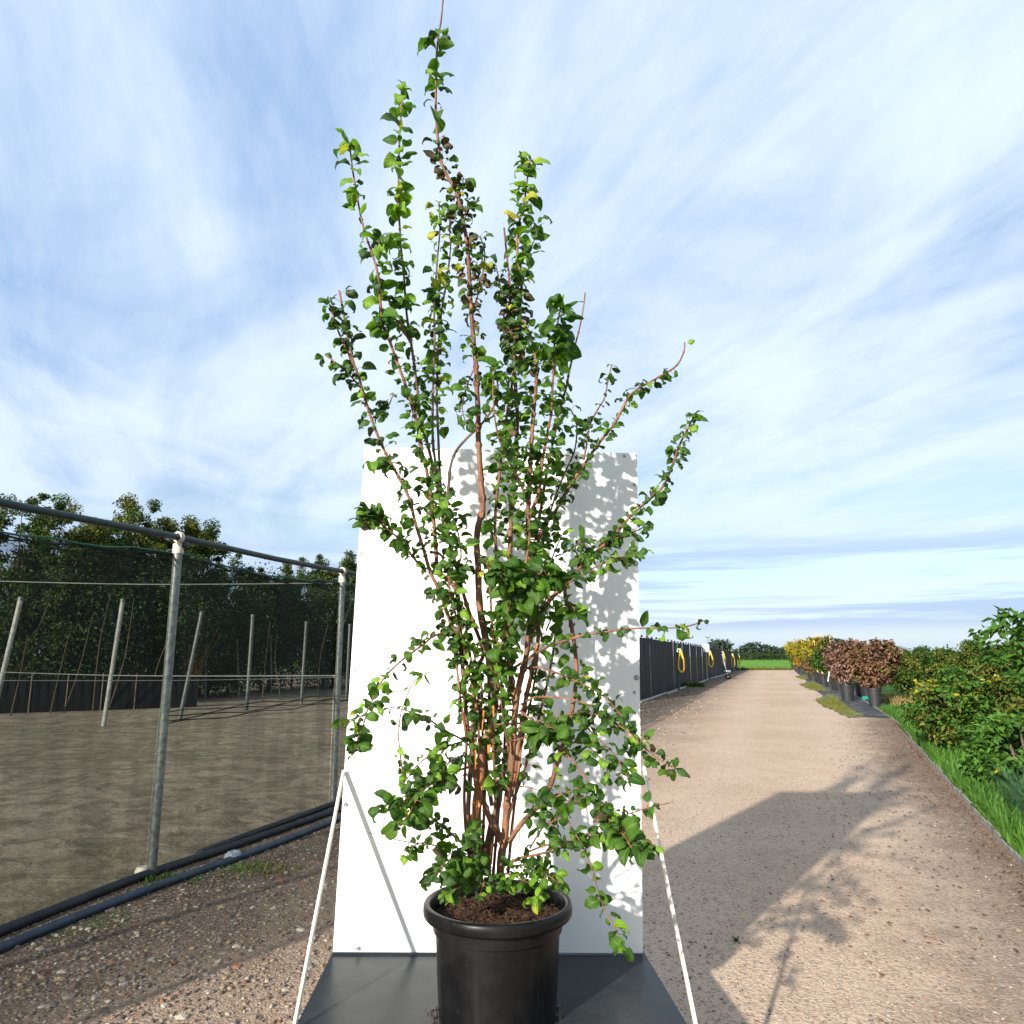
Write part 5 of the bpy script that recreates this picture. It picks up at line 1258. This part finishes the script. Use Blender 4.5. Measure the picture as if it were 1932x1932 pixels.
# bushes: (px, base py, top py, half width px, mats, weights, leaf, label, seed)
BU = [(1742, 1312, 1222, 50, ['fol_dark', 'fol_green', 'fol_olive'], (.15, .45, .4), .24, 'rounded mid green bush beyond the rusty shrub', 1.0),
      (1800, 1318, 1224, 48, ['fol_dark', 'fol_green', 'fol_olive'], (.3, .45, .25), .24, 'dark green bush in the gap behind the yellow spotted shrub', 1.0),
      (1712, 1305, 1248, 26, ['fol_dark', 'fol_olive'], (.6, .4), .22, 'low dark bush close behind the rusty shrub', 1.0),
      (1850, 1330, 1208, 46, ['fol_olive', 'fol_green', 'fol_dark'], (.4, .4, .2), .18, 'tall olive bush rising behind the yellow spotted shrub', 1.0),
      (1925, 1345, 1205, 60, ['fol_green', 'fol_dark', 'fol_olive'], (.45, .15, .4), .18, 'dense green bush at the picture edge behind the tall sprig', 1.0)]
for k, (px, by, ty, hw, mats, mw, ls, lab, dn) in enumerate(BU):
    f = onz(px, by); top = at(px, ty, f.y).z; w = hw / FPX * depth_of(f)
    plant('bush', f, lab, 'bush', 'bushes along the verge', top, w, w, .05, mats, mw, 120, 200, ls * .42, .05, seed=500 + k, nlimb=10, stems=3, clump_r=.3)
f = onz(1880, 1432); root = plant('autumn_shrub', f, 'leafy green shrub with yellow spotted leaves leaning over the verge', 'shrub', None, at(1880, 1262, f.y).z, 1.0, 1.0, .02, ['fol_green', 'fol_fresh', 'fol_yellow', 'fol_olive'], (.36, .34, .06, .24), 110, 110, .085, .04, seed=520, nlimb=12, stems=4, clump_r=.28)
f = onz(1945, 1500); root = plant('autumn_shrub', f, 'low broad green shrub with yellow leaves beside the blue grass', 'shrub', None, at(1945, 1350, f.y).z, .62, .62, .02, ['fol_fresh', 'fol_green', 'fol_yellow'], (.56, .39, .05), 80, 100, .08, .04, seed=521, nlimb=10, stems=4, clump_r=.28)
f = onz(1980, 1420); top = at(1900, 1140, f.y).z
plant('leafy_sapling', f, 'tall leafy sapling reaching up at the picture edge above the shrubs', 'tree', None, top, .62, .6, top * .30, ['fol_fresh', 'fol_green'], (.4, .6), 44, 16, .17, .03, seed=530, nlimb=10, shape='egg', lean=(-.16, 0), clump_r=.3)
# weed tuft by the fence and moss cushions by the pipe
for px, by, n_, h, mt, lab in ((1303, 1296, 420, .22, 'fol_fresh', 'green weed tuft beside the nearest standpipe'), (458, 1640, 170, .030, 'fol_fresh', 'bright moss cushion beside the grey pipe coupling'), (505, 1646, 140, .035, 'fol_olive', 'small moss patch past the pipe coupling'), (325, 1660, 160, .04, 'fol_green', 'moss growing at the foot of the first fence post'),
                                (1389, 1778, 30, .03, 'fol_green', 'single small green weed on the shaded gravel')):
    p = onz(px, by); b = MB(); sp = .28 if h > .2 else .12 if n_ > 50 else .003
    for j in range(n_):
        a_ = rr.random() * 6.28; d = Vector((math.cos(a_), math.sin(a_), 0)); q = p + Vector((rr.gauss(0, sp), rr.gauss(0, sp * .6), 0)); hh = h * rr.uniform(.4, 1.2); s = Vector((-d.y, d.x, 0)) * hh * .16
        b.add([q - s, q + s, q + d * hh * .5 + s * .6 + Vector((0, 0, hh * .8)), q + d * hh * .9 + Vector((0, 0, hh * .7)), q + d * hh * .5 - s * .6 + Vector((0, 0, hh * .8))], [(0, 1, 2, 4), (4, 2, 3)])
    tag(b.build('weed', M[mt], smooth=False), lab, 'weed', kind='stuff' if n_ > 50 else None)
